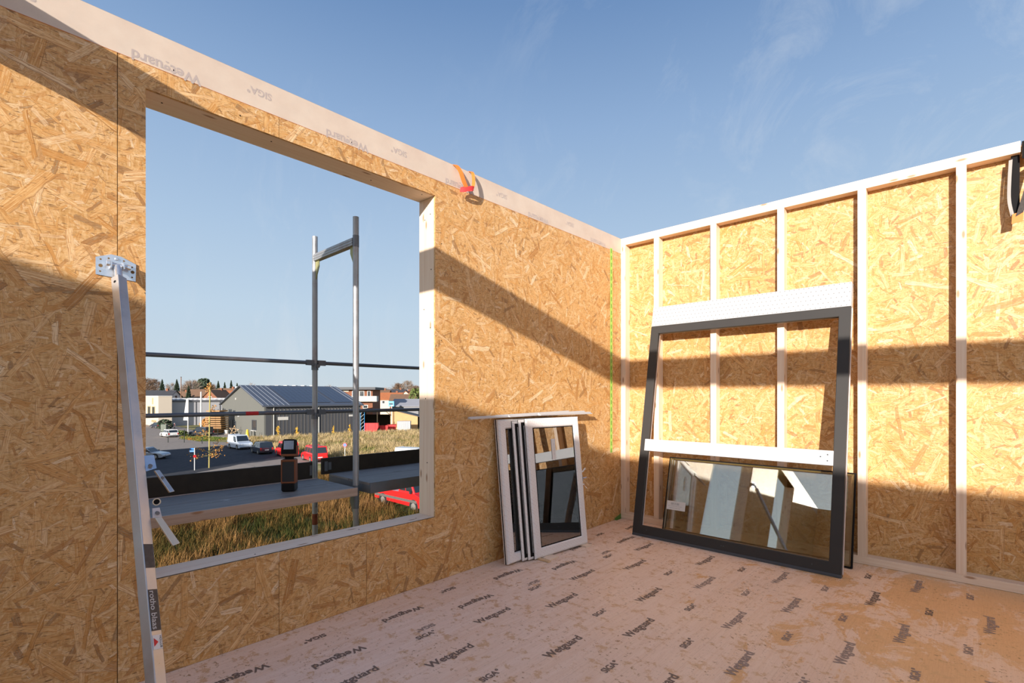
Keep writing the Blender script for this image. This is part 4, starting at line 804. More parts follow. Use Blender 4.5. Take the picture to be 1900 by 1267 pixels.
def car(name, label, cat, pos, heading, paint, L=4.4, Wd=1.8, Ht=1.5, belt=0.95, hood=1.25, hz=0.78, wr=0.32, rear=0.25, wb=2.6, panel=False, group=None, rake=0.75, cabback=None, band=False):
    """x forward, z up; lower body, cabin, windows, wheels and lamps"""
    t = thing(name, label, cat, (pos[0], pos[1], G+0.035), (0, 0, R(heading)), group=group)
    h = L/2; hw = Wd/2; xw = h-hood      # base of windscreen
    xb = -h+0.03 if cabback is None else cabback
    low = [(-h, 0.32), (-h+0.03, belt), (xb, belt), (xw, belt), (h-0.25, hz), (h-0.02, hz-0.16), (h, 0.32), (h-0.15, 0.2), (-h+0.12, 0.2)]
    if cabback is not None: low = [(-h, 0.45), (-h, belt-0.10), (xb, belt-0.02), (xb+0.02, belt), (xw, belt), (h-0.30, hz), (h-0.03, hz-0.18), (h, 0.40), (h-0.15, 0.36), (-h+0.12, 0.46)]
    m = MB(); m.prism(low, (0, -hw, 0), (1, 0, 0), (0, 0, 1), (0, Wd, 0)); obj('body', m, paint, t, bevel=0.06)
    cb = [(xb, hw-0.03), (xb+0.4, hw-0.03), (xw-0.1, hw-0.03), (xw, hw-0.08)]
    ct = [(xb+rear, hw-0.17), (xb+rear+0.3, hw-0.16), (xw-rake-0.1, hw-0.16), (xw-rake, hw-0.19)]
    m = MB(); loft(m, cb, belt-0.02, ct, Ht); obj('cabin', m, paint, t, bevel=0.05)
    def side(fr0, fr1, name_):
        for s_ in (1, -1):
            m = MB(); 
            def P(fx, fz):
                xb_ = xb+0.05+(xw-0.1-xb)*fx; xt_ = xb+rear+0.08+(xw-rake-0.16-xb-rear)*fx; yb_, yt_ = hw-0.03, hw-0.16
                x = xb_+(xt_-xb_)*fz; y = yb_+(yt_-yb_)*fz; return Vector((x, s_*(y+0.012), belt-0.02+(Ht-belt)*fz))
            q = [P(fr0, 0.12), P(fr1, 0.12), P(fr1, 0.86), P(fr0, 0.86)]; m.face(q if s_ < 0 else q[::-1]); obj(name_, m, CGL, t, solid=0.01)
    if panel: side(0.70, 0.98, 'side_window')
    else:
        for a_, b_ in ((0.03, 0.30), (0.34, 0.63), (0.67, 0.98)) if cabback is None else ((0.05, 0.45), (0.5, 0.98)): side(a_, b_, 'side_window')
    def endw(x0, x1, name_, fl):
        m = MB(); q = [Vector((x0, -hw+0.14, belt+0.06)), Vector((x0, hw-0.14, belt+0.06)), Vector((x1, hw-0.26, Ht-0.08)), Vector((x1, -hw+0.26, Ht-0.08))]; m.face(q if fl else q[::-1]); obj(name_, m, CGL, t, solid=0.012)
    f1 = (0.08)/(Ht-belt); endw(xw-rake*f1+0.03, xw-rake*(1-f1)+0.03, 'windscreen', True)
    endw(xb+rear*f1-0.03, xb+rear*(1-f1)-0.03, 'rear_window', False)
    for sx in (wb/2, -wb/2):
        for s_ in (1, -1):
            m = MB(); m.tube((sx, s_*(hw-0.2), wr+0.02), (sx, s_*(hw+0.006), wr+0.02), wr+0.07, 18); obj('wheel_arch', m, BUMP, t)
            wheel(t, sx, s_*(hw-0.09), wr)
    for s_ in (1, -1):
        obj('head_lamp', MB().box((h-0.16, s_*(hw-0.36)-0.15, hz-0.30), (h+0.01, s_*(hw-0.36)+0.15, hz-0.13)), HEADL, t, bevel=0.03)
        obj('tail_lamp', MB().box((-h-0.012, s_*(hw-0.14)-0.09, belt-0.40), (-h+0.05, s_*(hw-0.14)+0.09, belt-0.05)), TAIL, t, bevel=0.02)
        obj('mirror', MB().box((xw-0.30, s_*(hw+0.10)-0.09, belt), (xw-0.18, s_*(hw+0.10)+0.09, belt+0.16)), BUMP, t, bevel=0.02)
    obj('number_plate', MB().box((-h-0.03, -0.26, 0.55), (-h+0.02, 0.26, 0.66)), PLATE, t); obj('number_plate', MB().box((h-0.02, -0.26, 0.40), (h+0.025, 0.26, 0.51)), PLATE, t)
    obj('bumper', MB().box((h-0.10, -hw+0.1, 0.24), (h+0.03, hw-0.1, 0.38)), BUMP, t, bevel=0.03); obj('bumper', MB().box((-h-0.03, -hw+0.1, 0.26), (-h+0.1, hw-0.1, 0.42)), BUMP, t, bevel=0.03)
    if band:
        for s_ in (1, -1): obj('side_band', MB().box((-h+0.05, s_*hw-0.012, 0.66), (h-0.75, s_*hw+0.014, 0.84)), plain('grey_band', (0.11, 0.10, 0.09), 0.6), t)
    return t
RED = plain('red_paint', (0.72, 0.018, 0.018), 0.3, var=0.03, coat=0.6); BLK = plain('dark_blue_paint', (0.020, 0.026, 0.04), 0.25, var=0.03, coat=0.6); SILV = plain('silver_paint', (0.34, 0.37, 0.42), 0.3, metal=0.4, var=0.03, coat=0.5); WHT = plain('white_paint', (0.74, 0.73, 0.71), 0.3, var=0.03, coat=0.5); LBLU = plain('pale_blue_paint', (0.50, 0.56, 0.64), 0.3, var=0.05, coat=0.5)
car('van', 'white delivery van parked at the left end of the row, facing the house', 'van', (-79.6, 22.0), 2, LBLU, 4.9, 1.95, 2.05, 1.12, 1.15, 1.0, 0.33, 0.12, 2.95, panel=True, rake=0.7)
car('car', 'dark estate car parked between the white van and the red vans', 'car', (-70.6, 21.9), 176, BLK, 4.5, 1.8, 1.62, 0.98, 1.15, 0.82, 0.32, 0.3, 2.65)
car('van', 'red van parked behind the work lamp', 'van', (-64.6, 22.9), 172, RED, 4.7, 1.88, 1.92, 1.08, 1.05, 0.92, 0.33, 0.16, 2.9, rake=0.62)
car('van', 'red van parked behind the left scaffold tube', 'van', (-57.2, 23.2), 172, RED, 4.6, 1.88, 1.88, 1.06, 1.05, 0.9, 0.33, 0.16, 2.85, rake=0.62)
car('car', 'silver car standing in the shade at the left edge of the opening', 'car', (-74.4, 9.5), 48, SILV, 4.5, 1.8, 1.45, 0.9, 1.35, 0.75, 0.33, 0.5, 2.65)
car('car', 'white estate car driving away along the sunny road', 'car', (-113.4, 20.2), 186, WHT, 4.6, 1.8, 1.47, 0.92, 1.3, 0.78, 0.33, 0.45, 2.75)
car('car', 'dark blue car parked in front of the timber stack', 'car', tuple(W(374, 101))[:2], 205, BLK, 4.7, 1.85, 1.75, 1.05, 1.2, 0.9, 0.34, 0.25, 2.75)
car('car', 'dark car with a red tail lamp parked by the cream building', 'car', tuple(W(292, 126))[:2], 190, BLK, 4.4, 1.75, 1.42, 0.9, 1.3, 0.76, 0.32, 0.4, 2.6)
car('pickup', 'red pickup truck standing in the tall grass below the scaffold deck', 'truck', (-27.0, 16.05), 2, RED, 5.75, 1.95, 2.30, 1.28, 1.05, 1.08, 0.41, 0.12, 3.6, rake=0.65, cabback=0.05, band=True)
p_ = W(772, 58); car('van', 'white van of which only the roof shows above the toe board on the right', 'van', (p_.x, p_.y), 20, WHT, 5.0, 1.95, 1.97, 1.1, 1.1, 0.95, 0.33, 0.14, 3.0, panel=True, rake=0.6)

# ------------------------------------------------------------------ street furniture and odds and ends
POST = plain('white_post', (0.62, 0.60, 0.56), 0.5); DPOST = plain('dark_post', (0.03, 0.035, 0.03), 0.6); YEL = plain('yellow_leaves', (0.62, 0.36, 0.03), 0.7, var=0.3, vscale=4); BARK = plain('yellow_bark', (0.40, 0.33, 0.10), 0.8); BLUE = plain('blue_sign', (0.05, 0.22, 0.60), 0.4)
p = W(361, 53.7); t = thing('street_sign', 'white post with blue street name blades beside the sapling', 'sign', p); obj('post', MB().tube((0, 0, 0), (0, 0, 2.45), 0.045, 10), POST, t); 
for z, L_, a in ((2.25, 0.75, 200), (2.02, 0.5, 230)): obj('name_blade', MB().box((0.04, -0.012, z), (L_, 0.012, z+0.16), Matrix.Rotation(R(a), 4, 'Z')), BLUE, t)
obj('round_sign', MB().tube((0.05, 0, 1.55), (0.07, 0, 1.55), 0.16, 18), REDM, t)
p = W(640, 60.5); t = thing('no_stopping_sign', 'round red and blue no stopping sign on a pale post in the meadow', 'sign', p, (0, 0, YAW)); obj('post', MB().tube((0, 0, 0), (0, 0, 2.2), 0.04, 10), POST, t)
obj('sign_rim', MB().tube((0, -0.05, 2.1), (0, -0.04, 2.1), 0.26, 24), REDM, t); obj('sign_field', MB().tube((0, -0.055, 2.1), (0, -0.05, 2.1), 0.20, 24), BLUE, t)
m = MB(); m.bar((-0.15, -0.06, 1.95), (0.15, -0.06, 2.25), 0.05, 0.008); m.bar((0.15, -0.061, 1.95), (-0.15, -0.061, 2.25), 0.05, 0.008); obj('sign_cross', m, REDM, t)
p = W(349, 104.5); t = thing('advertising_pylon', 'tall white pylon with a tapering blade beside the road', 'pylon', p, (0, 0, YAW)); obj('mast', MB().tube((0, 0, 0), (0, 0, 4.0), 0.11, 10), POST, t); obj('blade', MB().prism([(-0.95, 3.0), (0.1, 3.0), (0.1, 7.4), (-0.32, 7.4)], (0, -0.1, 0), (1, 0, 0), (0, 0, 1), (0, 0.2, 0)), POST, t)
p = W(373, 118); t = thing('white_mast', 'slim white mast in front of the flat roofed building', 'mast', p); obj('pole', MB().tube((0, 0, 0), (0, 0, 9.0), 0.16, 10), POST, t); obj('finial', MB().tube((0, 0, 9.0), (0, 0, 9.15), 0.2, 10, 0.05), POST, t)
p = W(324, 123.8); t = thing('bollard_sign', 'small red and white striped warning beacon at the road edge', 'sign', p, (0, 0, YAW)); obj('beacon', MB().box((-0.2, -0.04, 0.4), (0.2, 0.04, 1.45)), POST, t); obj('stand', MB().tube((0, 0, 0), (0, 0, 0.42), 0.09, 8), DPOST, t)
for z in (0.55, 0.95): obj('red_stripe', MB().prism([(-0.2, z), (0.2, z+0.2), (0.2, z+0.36), (-0.2, z+0.16)], (0, -0.05, 0), (1, 0, 0), (0, 0, 1), (0, 0.01, 0)), REDM, t)
p = W(305, 112.5); t = thing('utility_cabinet', 'dark green electrical cabinet behind the white estate car', 'cabinet', p, (0, 0, YAW)); obj('housing', MB().box((-0.6, -0.35, 0), (0.65, 0.35, 1.7)), plain('green_cabinet', (0.10, 0.12, 0.09), 0.6), t, bevel=0.04); obj('door', MB().box((-0.54, -0.38, 0.15), (0.02, -0.35, 1.55)), plain('green_door', (0.11, 0.13, 0.10), 0.6), t); obj('door', MB().box((0.04, -0.38, 0.15), (0.6, -0.35, 1.55)), plain('green_door2', (0.11, 0.13, 0.10), 0.6), t)
for i, (px, D, hh, lb) in enumerate(((312, 86, 2.0, 'dark fence post right behind the silver car'), (342, 86, 2.2, 'dark fence post left of the street sign'), (375, 84, 2.2, 'dark fence post just left of the sapling'), (404, 100, 1.5, 'dark fence post below the timber stack'), (426, 99, 1.4, 'dark fence post left of the wooden star'), (438, 98.5, 1.4, 'dark fence post behind the wooden star'), (467, 96, 1.3, 'dark fence post beside the yellow cone'), (472, 95.5, 1.3, 'dark fence post under the hall window'))):
    p = W(px, D); t = thing('fence_post', lb, 'fence post', p, group='dark fence posts'); obj('post', MB().box((-0.05, -0.05, 0), (0.05, 0.05, hh)), DPOST, t); obj('post_cap', MB().box((-0.06, -0.06, hh), (0.06, 0.06, hh+0.05)), DPOST, t)
def sapling(px, D, hh, label, leaves, lmat, lean=0.0, spread=1.0, nlow=0.45, trunk=BARK, r=0.05, branches=9):
    p = W(px, D); t = thing('sapling', label, 'tree', p, group='young trees'); m = MB(); m.path([(0, 0, 0), (lean*0.3, 0, hh*0.4), (lean, 0, hh)], r, 8); obj('trunk', m, trunk, t)
    m = MB(); ends = []
    for k in range(branches):
        z = hh*(nlow+(1-nlow)*rng.random()**1.6*0.95); a = rng.random()*6.28; l = spread*(1.15-z/hh)*rng.uniform(0.5, 1.1); q = Vector((math.cos(a)*l, math.sin(a)*l, z+l*rng.uniform(-0.1, 0.6))); m.tube((lean*z/hh, 0, z), q, 0.02, 5, 0.006); ends.append((Vector((lean*z/hh, 0, z)), q))
    obj('branches', m, trunk, t)
    m = MB()
    for k in range(leaves):
        a, b = rng.choice(ends); c = a.lerp(b, rng.uniform(0.3, 1.1))+Vector((rng.gauss(0, .12), rng.gauss(0, .12), rng.gauss(0, .12))); u = Vector((rng.gauss(0, 1), rng.gauss(0, 1), rng.gauss(0, 1))).normalized()*0.09; v = u.orthogonal().normalized()*0.07; m.face([c-u, c+v, c+u, c-v])
    obj('foliage', m, lmat, t)
OLEAF = plain('orange_leaves', (0.42, 0.19, 0.04), 0.7, var=0.4, vscale=6)
sapling(388, 55.5, 9.6, 'slender sapling with a yellow trunk and a few orange leaves', 300, OLEAF, 0.35, 2.3, 0.13, BARK, 0.07, 24)
for px, D, hh, lb in ((516, 96.3, 2.3, 'first small yellow tree along the dark hall wall, crooked top'), (551, 98.6, 2.0, 'second small yellow tree along the dark hall wall'), (619, 104.0, 1.9, 'third small yellow tree along the dark hall wall'), (649, 106.4, 2.1, 'fourth small yellow tree along the dark hall wall')): sapling(px, D, hh, lb, 120, YEL, 0.1, 0.35, 0.1, YEL, 0.06, 9)
p = W(434, 103.5); t = thing('wooden_star', 'large five pointed wooden star leaning in front of the hall', 'decoration', p, (0, 0, YAW)); m = MB(); sp_ = [(1.05*math.sin(2*math.pi*k/5*2+0.15), 0.85+1.05*math.cos(2*math.pi*k/5*2+0.15)) for k in range(6)]
for a, b in zip(sp_[:-1], sp_[1:]): 
    mm_ = MB(); mm_.bar((a[0], 0, a[1]+0.1), (b[0], 0, b[1]+0.1), 0.09, 0.05); obj('star_bar', mm_, TIM2, t)
p = W(459, 97.8); t = thing('yellow_cone_bag', 'bright yellow wrapped cone standing against the hall gable', 'bag', p); obj('wrap', MB().tube((0, 0, 0), (0, 0, 1.5), 0.38, 12, 0.16), plain('yellow_plastic', (0.80, 0.52, 0.02), 0.5), t, smooth=True); obj('tie', MB().tube((0, 0, 1.2), (0, 0, 1.26), 0.225, 12), YEL, t)
p = W(420, 104); t = thing('planter_barrel', 'white barrel planter beside the wooden star', 'barrel', p); obj('barrel', MB().tube((0, 0, 0.25), (0, 0, 1.0), 0.40, 16, 0.42), POST, t, smooth=True); obj('plinth', MB().box((-0.55, -0.5, 0), (0.55, 0.5, 0.25)), PAVE, t); obj('hoop', MB().tube((0, 0, 0.6), (0, 0, 0.66), 0.43, 16), LGREY, t)
SAWN = timber_mat('sawn_boards', (0.27, 0.14, 0.05), (0.42, 0.23, 0.09), False)
p = W(403, 105.5); t = thing('timber_stack', 'tall stack of sawn timber boards beside the grey hall', 'timber stack', p, (0, 0, YAW))
for k in range(11):
    z = 0.4+k*0.44; w2 = 1.7-0.02*k+rng.uniform(-.12, .12)
    for s_ in range(3): obj('board', MB().box((-w2+s_*w2*0.667, -1.5, z), (-w2+(s_+0.96)*w2*0.667, 1.5, z+0.26)), SAWN, t)
    obj('stacking_batten', MB().box((-w2, -0.1, z-0.16), (w2, 0.1, z)), BUMP, t)
# skips, tank, carport, lift
SK = plain('red_skip', (0.62, 0.02, 0.02), 0.5, var=0.2, vscale=2)
def skip(px, D, L_, hh, lid, label):
    p = W(px, D); t = thing('skip', label, 'skip', p, (0, 0, R(52)), group='red waste skips')
    m = MB(); m.prism([(-L_/2, 0.1), (L_/2-0.5, 0.1), (L_/2, hh*0.55), (L_/2-0.1, hh), (-L_/2, hh)] if lid else [(-L_/2+0.3, 0.1), (L_/2-0.3, 0.1), (L_/2, hh), (-L_/2, hh)], (0, -0.9, 0), (1, 0, 0), (0, 0, 1), (0, 1.8, 0)); obj('container', m, SK, t, bevel=0.03)
    obj('rim', MB().box((-L_/2, -0.95, hh-0.1), (L_/2-0.1, 0.95, hh)), plain('red_rim', (0.5, 0.02, 0.02), 0.5), t)
    for x in (-L_/4, L_/4): obj('rib', MB().box((x-0.06, -0.97, 0.15), (x+0.06, -0.9, hh-0.1)), SK, t)
    for x in (-L_/3, L_/3): obj('foot', MB().box((x-0.1, -0.8, 0), (x+0.1, 0.8, 0.1)), BUMP, t)
    return t
s1 = skip(690, 110.5, 3.0, 2.15, True, 'tall closed red skip at the left of the row before the carport'); obj('white_disc', MB().tube((-1.52, -0.3, 1.6), (-1.5, -0.3, 1.6), 0.25, 14), POST, s1)
skip(712.5, 113.5, 2.1, 1.45, False, 'low open red skip in the middle of the row'); skip(727.5, 117.5, 2.1, 1.4, False, 'low open red skip next to the grey metal container')
p = W(750, 116.5); t = thing('metal_container', 'grey corrugated metal container beside the red skips', 'container', p, (0, 0, R(50))); obj('shell', MB().box((-1.5, -1.2, 0.1), (1.5, 1.2, 2.25)), plain('galvanised_sheet', (0.34, 0.35, 0.36), 0.4, metal=0.4), t)
rb = MB().box((-0.05, -1.27, 0.15), (0.05, -1.2, 2.2)).mesh('rib'); rb.materials.append(LGREY)
for k in range(9): obj('rib', rb, None, t, loc=(-1.4+0.35*k, 0, 0))
obj('foot', MB().box((-1.3, -1.1, 0), (1.3, 1.1, 0.1)), BUMP, t)
cp = thing('carport', 'timber carport with a lean-to roof behind the red skips', 'shed', W(742, 124), (0, 0, R(48)))
TC = plain('larch_cladding', (0.52, 0.30, 0.13), 0.7, var=0.15, vscale=1.5)
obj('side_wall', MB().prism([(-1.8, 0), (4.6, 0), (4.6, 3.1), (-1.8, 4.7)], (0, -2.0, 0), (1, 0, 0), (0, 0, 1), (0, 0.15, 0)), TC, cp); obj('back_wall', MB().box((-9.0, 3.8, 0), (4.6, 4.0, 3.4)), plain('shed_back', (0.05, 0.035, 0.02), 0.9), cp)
obj('roof', MB().prism([(-9.5, 4.55), (-1.9, 4.75), (5.2, 2.95), (5.2, 3.1), (-1.9, 4.95), (-9.5, 4.75)], (0, -2.5, 0), (1, 0, 0), (0, 0, 1), (0, 7.0, 0)), BUMP, cp)
for x in (-9.0, -5.2, -1.9): obj('post', MB().box((x-0.1, -2.0, 0), (x+0.1, -1.8, 4.5)), TIM2, cp)
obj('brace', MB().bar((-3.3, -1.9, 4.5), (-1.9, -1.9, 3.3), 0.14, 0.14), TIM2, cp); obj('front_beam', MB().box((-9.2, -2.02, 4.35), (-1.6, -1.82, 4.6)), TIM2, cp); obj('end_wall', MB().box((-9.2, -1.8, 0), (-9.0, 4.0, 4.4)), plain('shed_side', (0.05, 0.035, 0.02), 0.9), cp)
t = thing('storage_mast', 'blue lattice mast beside the closed red skip', 'mast', W(673, 109), (0, 0, YAW)); BLU2 = plain('blue_steel', (0.03, 0.28, 0.62), 0.5)
for x in (-0.5, 0.35): obj('upright', MB().tube((x, 0, 0), (x, 0, 5.0), 0.05, 8), BLU2, t)
for k in range(6): mm_ = MB(); mm_.bar((-0.5, 0, 0.2+0.8*k), (0.35, 0, 0.95+0.8*k) if k % 2 == 0 else (0.35, 0, 0.9+0.8*k), 0.05, 0.05); obj('lattice_bar', mm_, LGREY, t)
t = thing('forklift_sign', 'blue square sign on a pole above the carport roof', 'sign', W(726, 121), (0, 0, YAW)); obj('panel', MB().box((-0.7, -0.06, 5.55), (0.7, 0.06, 6.85)), plain('bright_blue_panel', (0.05, 0.36, 0.72), 0.4), t, bevel=0.05); obj('pole', MB().tube((0.1, 0.1, 0), (0.1, 0.1, 5.8), 0.1, 8), POST, t); obj('emblem', MB().box((-0.5, -0.075, 6.0), (0.4, -0.06, 6.35)), BUMP, t); obj('emblem', MB().box((0.0, -0.075, 5.65), (0.45, -0.06, 5.9)), POST, t)

# ------------------------------------------------------------------ far buildings
CREAM = plain('cream_render', (0.55, 0.47, 0.37), 0.8, var=0.04, vscale=0.3); WHITEW = plain('white_panel_wall', (0.40, 0.39, 0.40), 0.8, var=0.04, vscale=0.3); FLATR = plain('flat_roof_felt', (0.12, 0.12, 0.13), 0.8, var=0.1, vscale=0.3)
t = thing('office_block', 'cream rendered block with brown framed windows at the left edge of the opening', 'building', (-153.8, 26.6, G)); obj('walls', MB().box((-16, 0, 0), (0, 3.0, 8.05)), CREAM, t); obj('parapet', MB().box((-16.1, -0.1, 8.05), (0.1, 3.1, 8.2)), POST, t)
for x0, x1, z0, z1 in ((-6.9, -3.4, 2.8, 5.4), (-12.0, -8.5, 2.8, 5.4), (-7.2, -5.9, 1.0, 1.7), (-5.4, -4.1, 1.0, 1.7), (-3.6, -2.3, 1.0, 1.7)):
    w = obj('window', MB().ring([(x0, x1, z0, z1, -0.01), (x0, x1, z0, z1, -0.12), (x0+.2, x1-.2, z0+.2, z1-.2, -0.12), (x0+.2, x1-.2, z0+.2, z1-.2, -0.01)]), TIM2, t); gbox(w, 'pane', (x0+.2, -0.06, z0+.2), (x1-.2, -0.01, z1-.2), WDARK)
obj('wall_duct', MB().box((-6.0, -0.25, 5.9), (-5.6, -0.0, 7.6)), TIM2, t)
t = thing('warehouse', 'long flat roofed warehouse with pale wall panels and domed rooflights', 'building', (-156.4, 29.9, G))
for k in range(5):
    obj('wall_panel', MB().box((-0.3, 0.1+6.0*k, 0), (0, 5.9+6.0*k, 6.5)), WHITEW, t)
obj('core', MB().box((-24, 0, 0), (-0.32, 30, 6.5)), WHITEW, t); obj('roof', MB().box((-24.2, -0.05, 6.5), (0.2, 30.2, 7.0)), FLATR, t)
dome = MB()
for k in range(8):
    a0, a1 = math.pi*k/8, math.pi*(k+1)/8
    P = [Vector((-1.0, 1.2*math.cos(a), 7.2+0.55*math.sin(a))) for a in (a0, a1)]; Q = [Vector((1.0, p.y, p.z)) for p in P]; dome.face([P[0], Q[0], Q[1], P[1]])
    dome.face([Vector((-1, 0, 7.2)), P[0], P[1]]); dome.face([Vector((1, 0, 7.2)), Q[1], Q[0]])
dm = dome.mesh('rooflight'); dm.materials.append(plain('rooflight_acrylic', (0.66, 0.64, 0.62), 0.4))
for i in range(5):
    for j in range(4): obj('rooflight', dm, None, t, loc=(-3-4.6*i, 3.5+6.5*j, -0.2))
dj = MB().box((0, -0.1, 0), (0.06, 0.1, 6.5)).mesh('wall_joint'); dj.materials.append(GR2)
for k in range(1, 5): obj('wall_joint', dj, None, t, loc=(0, 6.0*k, 0))
TILE = plain('brown_roof_tiles', (0.15, 0.085, 0.05), 0.85, var=0.25, vscale=0.8); TILER = plain('orange_roof_tiles', (0.33, 0.11, 0.04), 0.85, var=0.2, vscale=0.8); TILED = plain('dark_roof_tiles', (0.045, 0.045, 0.05), 0.7, var=0.2, vscale=0.8); BRICK = plain('brick_wall', (0.22, 0.085, 0.045), 0.85, var=0.2, vscale=1.5)
def house(px, D, L_, dp, drop, row, rot, roofm, wallm, label, chim=True):
    ridge = 1.4175+(735.3-row)*D/FPX-G; eave = ridge-drop
    t = thing('house', label, 'house', W(px, D), (0, 0, R(rot)), group='houses beyond the hall')
    g_ = [(-dp/2, 0), (dp/2, 0), (dp/2, eave), (0, ridge-0.1), (-dp/2, eave)]
    obj('walls', MB().prism(g_, (-L_/2, 0, 0), (0, 1, 0), (0, 0, 1), (L_, 0, 0)), wallm, t)
    k = (ridge-eave)/(dp/2)
    for s_ in (1, -1):
        obj('roof_slope', MB().prism([(s_*(dp/2+0.5), eave-0.5*k), (0, ridge), (0, ridge+0.2), (s_*(dp/2+0.5), eave-0.5*k+0.2)], (-L_/2-0.4, 0, 0), (0, 1, 0), (0, 0, 1), (L_+0.8, 0, 0)), roofm, t)
    if chim: obj('chimney', MB().box((L_*0.2, -0.4, ridge-1.2), (L_*0.2+0.8, 0.4, ridge+0.9)), BRICK, t)
    for x in (-L_*0.3, 0, L_*0.3):
        for yy in (-1, 1): w = obj('window', MB().box((x-0.6, yy*dp/2-0.06, eave-1.9), (x+0.6, yy*dp/2+0.06, eave-0.6)), POST, t); obj('pane', MB().box((x-0.48, yy*dp/2-0.09, eave-1.78), (x+0.48, yy*dp/2+0.09, eave-0.72)), WDARK, w)
    for xx in (-1, 1): w = obj('window', MB().box((xx*L_/2-0.06, -0.7, eave-0.2), (xx*L_/2+0.06, 0.7, eave+1.3)), POST, t); obj('pane', MB().box((xx*L_/2-0.09, -0.55, eave-0.05), (xx*L_/2+0.09, 0.55, eave+1.15)), WDARK, w)
    return t
for a in ((297, 192, 12, 9, 3.0, 725, 45, TILED, POST, 'house with a wide dark roof behind the cream block'), (338, 222, 10, 9, 4.0, 727, 30, TILE, BRICK, 'brown roofed house right of the thin mast'), (378, 205, 11, 9, 4.2, 723, 38, TILE, BRICK, 'brown roofed house with a brick chimney'),
          (404, 190, 8, 8, 3.6, 724, 125, TILE, BRICK, 'brown gabled house just left of the hall roof'), (424, 225, 10, 8, 4.0, 721, 35, TILE, CREAM, 'red-brown roofed house behind the hall gable'), (436, 208, 7, 7, 3.4, 725, 60, TILER, BRICK, 'house with a bright orange roof peeking over the hall gable'),
          (706, 235, 9, 8, 3.0, 724, 40, TILE, BRICK, 'brown roofed house right of the brick apartment block'), (727, 212, 9, 7, 2.6, 729, 44, TILER, CREAM, 'house with an orange tiled roof in the distance'), (750, 200, 10, 7, 2.6, 732, 44, TILE, BRICK, 'low brown roofed house above the grey shed'), (757, 232, 8, 7, 3.0, 726, 130, TILER, CREAM, 'cream gabled house below the bare trees'), (735, 255, 10, 8, 2.8, 723, 42, TILED, POST, 'dark roofed house on the skyline right of the apartment block')):
    house(*a)
# brick apartment building with balconies
ab = thing('apartment_building', 'brick apartment building with a white balcony band and flat overhanging roof', 'building', W(668, 140), (0, 0, R(46)))
obj('walls', MB().box((-14, 0, 0), (3.5, 10, 9.9)), BRICK, ab); obj('roof', MB().box((-14.5, -1.6, 9.9), (4.6, 10.5, 10.6)), GR2, ab); obj('balcony_parapet', MB().box((-3.0, -1.8, 6.7), (5.0, -1.6, 8.1)), LGREY, ab); obj('balcony_floor', MB().box((-3.0, -1.6, 6.55), (5.0, 0, 6.7)), LGREY, ab); obj('balcony_side', MB().box((4.8, -1.6, 6.7), (5.0, 0.5, 8.1)), LGREY, ab)
obj('white_band', MB().box((-14, -0.12, 6.6), (-3.1, 0, 8.0)), CREAM, ab); obj('white_band', MB().box((-14, -0.12, 9.3), (-3.1, 0, 9.9)), CREAM, ab)
for x0, x1, z0, z1 in ((-2.2, -0.8, 7.9, 9.6), (-0.2, 1.2, 7.9, 9.6), (2.0, 3.0, 7.9, 9.6), (-2.0, -0.4, 4.6, 5.6), (0.8, 2.2, 4.6, 5.6), (-2.2, -0.2, 1.9, 2.6), (1.0, 2.9, 1.9, 2.6), (-5.6, -4.4, 8.1, 9.2), (-8.6, -7.4, 8.1, 9.2), (-11.6, -10.4, 8.1, 9.2)):
    w = obj('window', MB().ring([(x0, x1, z0, z1, 0.0), (x0, x1, z0, z1, -0.1), (x0+.14, x1-.14, z0+.14, z1-.14, -0.1), (x0+.14, x1-.14, z0+.14, z1-.14, 0.0)]), POST, ab); gbox(w, 'pane', (x0+.14, -0.05, z0+.14), (x1-.14, 0.0, z1-.14), WDARK)
t = thing('grey_shed', 'long grey metal shed behind the carport', 'building', W(752, 152), (0, 0, R(44))); obj('walls', MB().box((-4, 0, 0), (16, 9, 5.0)), plain('shed_cladding', (0.20, 0.20, 0.21), 0.7), t)
obj('roof_slope', MB().prism([(-0.4, 4.9), (4.5, 7.1), (4.5, 7.25), (-0.4, 5.05)], (-4.4, 0, 0), (0, 1, 0), (0, 0, 1), (20.8, 0, 0)), plain('shed_roof', (0.27, 0.27, 0.29), 0.6), t); obj('roof_slope', MB().prism([(9.4, 4.9), (4.5, 7.1), (4.5, 7.25), (9.4, 5.05)], (-4.4, 0, 0), (0, 1, 0), (0, 0, 1), (20.8, 0, 0)), plain('shed_roof_back', (0.27, 0.27, 0.29), 0.6), t); obj('gate', MB().box((4, -0.1, 0), (8, 0, 3.6)), WDARK, t)
t = thing('long_white_roof', 'long pale industrial roof with vents on the skyline behind the hall', 'building', W(545, 190), (0, 0, R(43))); obj('walls', MB().box((-22, 0, 0), (8, 20, 11.3)), WHITEW, t); obj('roof', MB().box((-22.3, -0.3, 11.3), (8.3, 20.3, 11.8)), LGREY, t)
for k in range(8): obj('roof_vent', MB().box((-19+3.4*k, 3, 11.8), (-17.6+3.4*k, 5, 12.3)), LGREY, t)
# neighbouring block outside the view that shades the parking strip
t = thing('neighbour_block', 'plain rendered apartment block across the road, out of view to the left', 'building', (-55.2, -26.0, G)); obj('walls', MB().box((-10, -6, 0), (9.8, 6, 11.2)), CREAM, t); obj('roof', MB().box((-10.2, -6.2, 11.2), (10, 6.2, 11.5)), FLATR, t)
for k in range(4):
    for z in (1.2, 4.2, 7.2): w = obj('window', MB().box((-8+4.6*k, 5.95, z), (-6.4+4.6*k, 6.06, z+1.5)), POST, t); obj('pane', MB().box((-7.85+4.6*k, 6.0, z+0.15), (-6.55+4.6*k, 6.1, z+1.35)), WDARK, w)

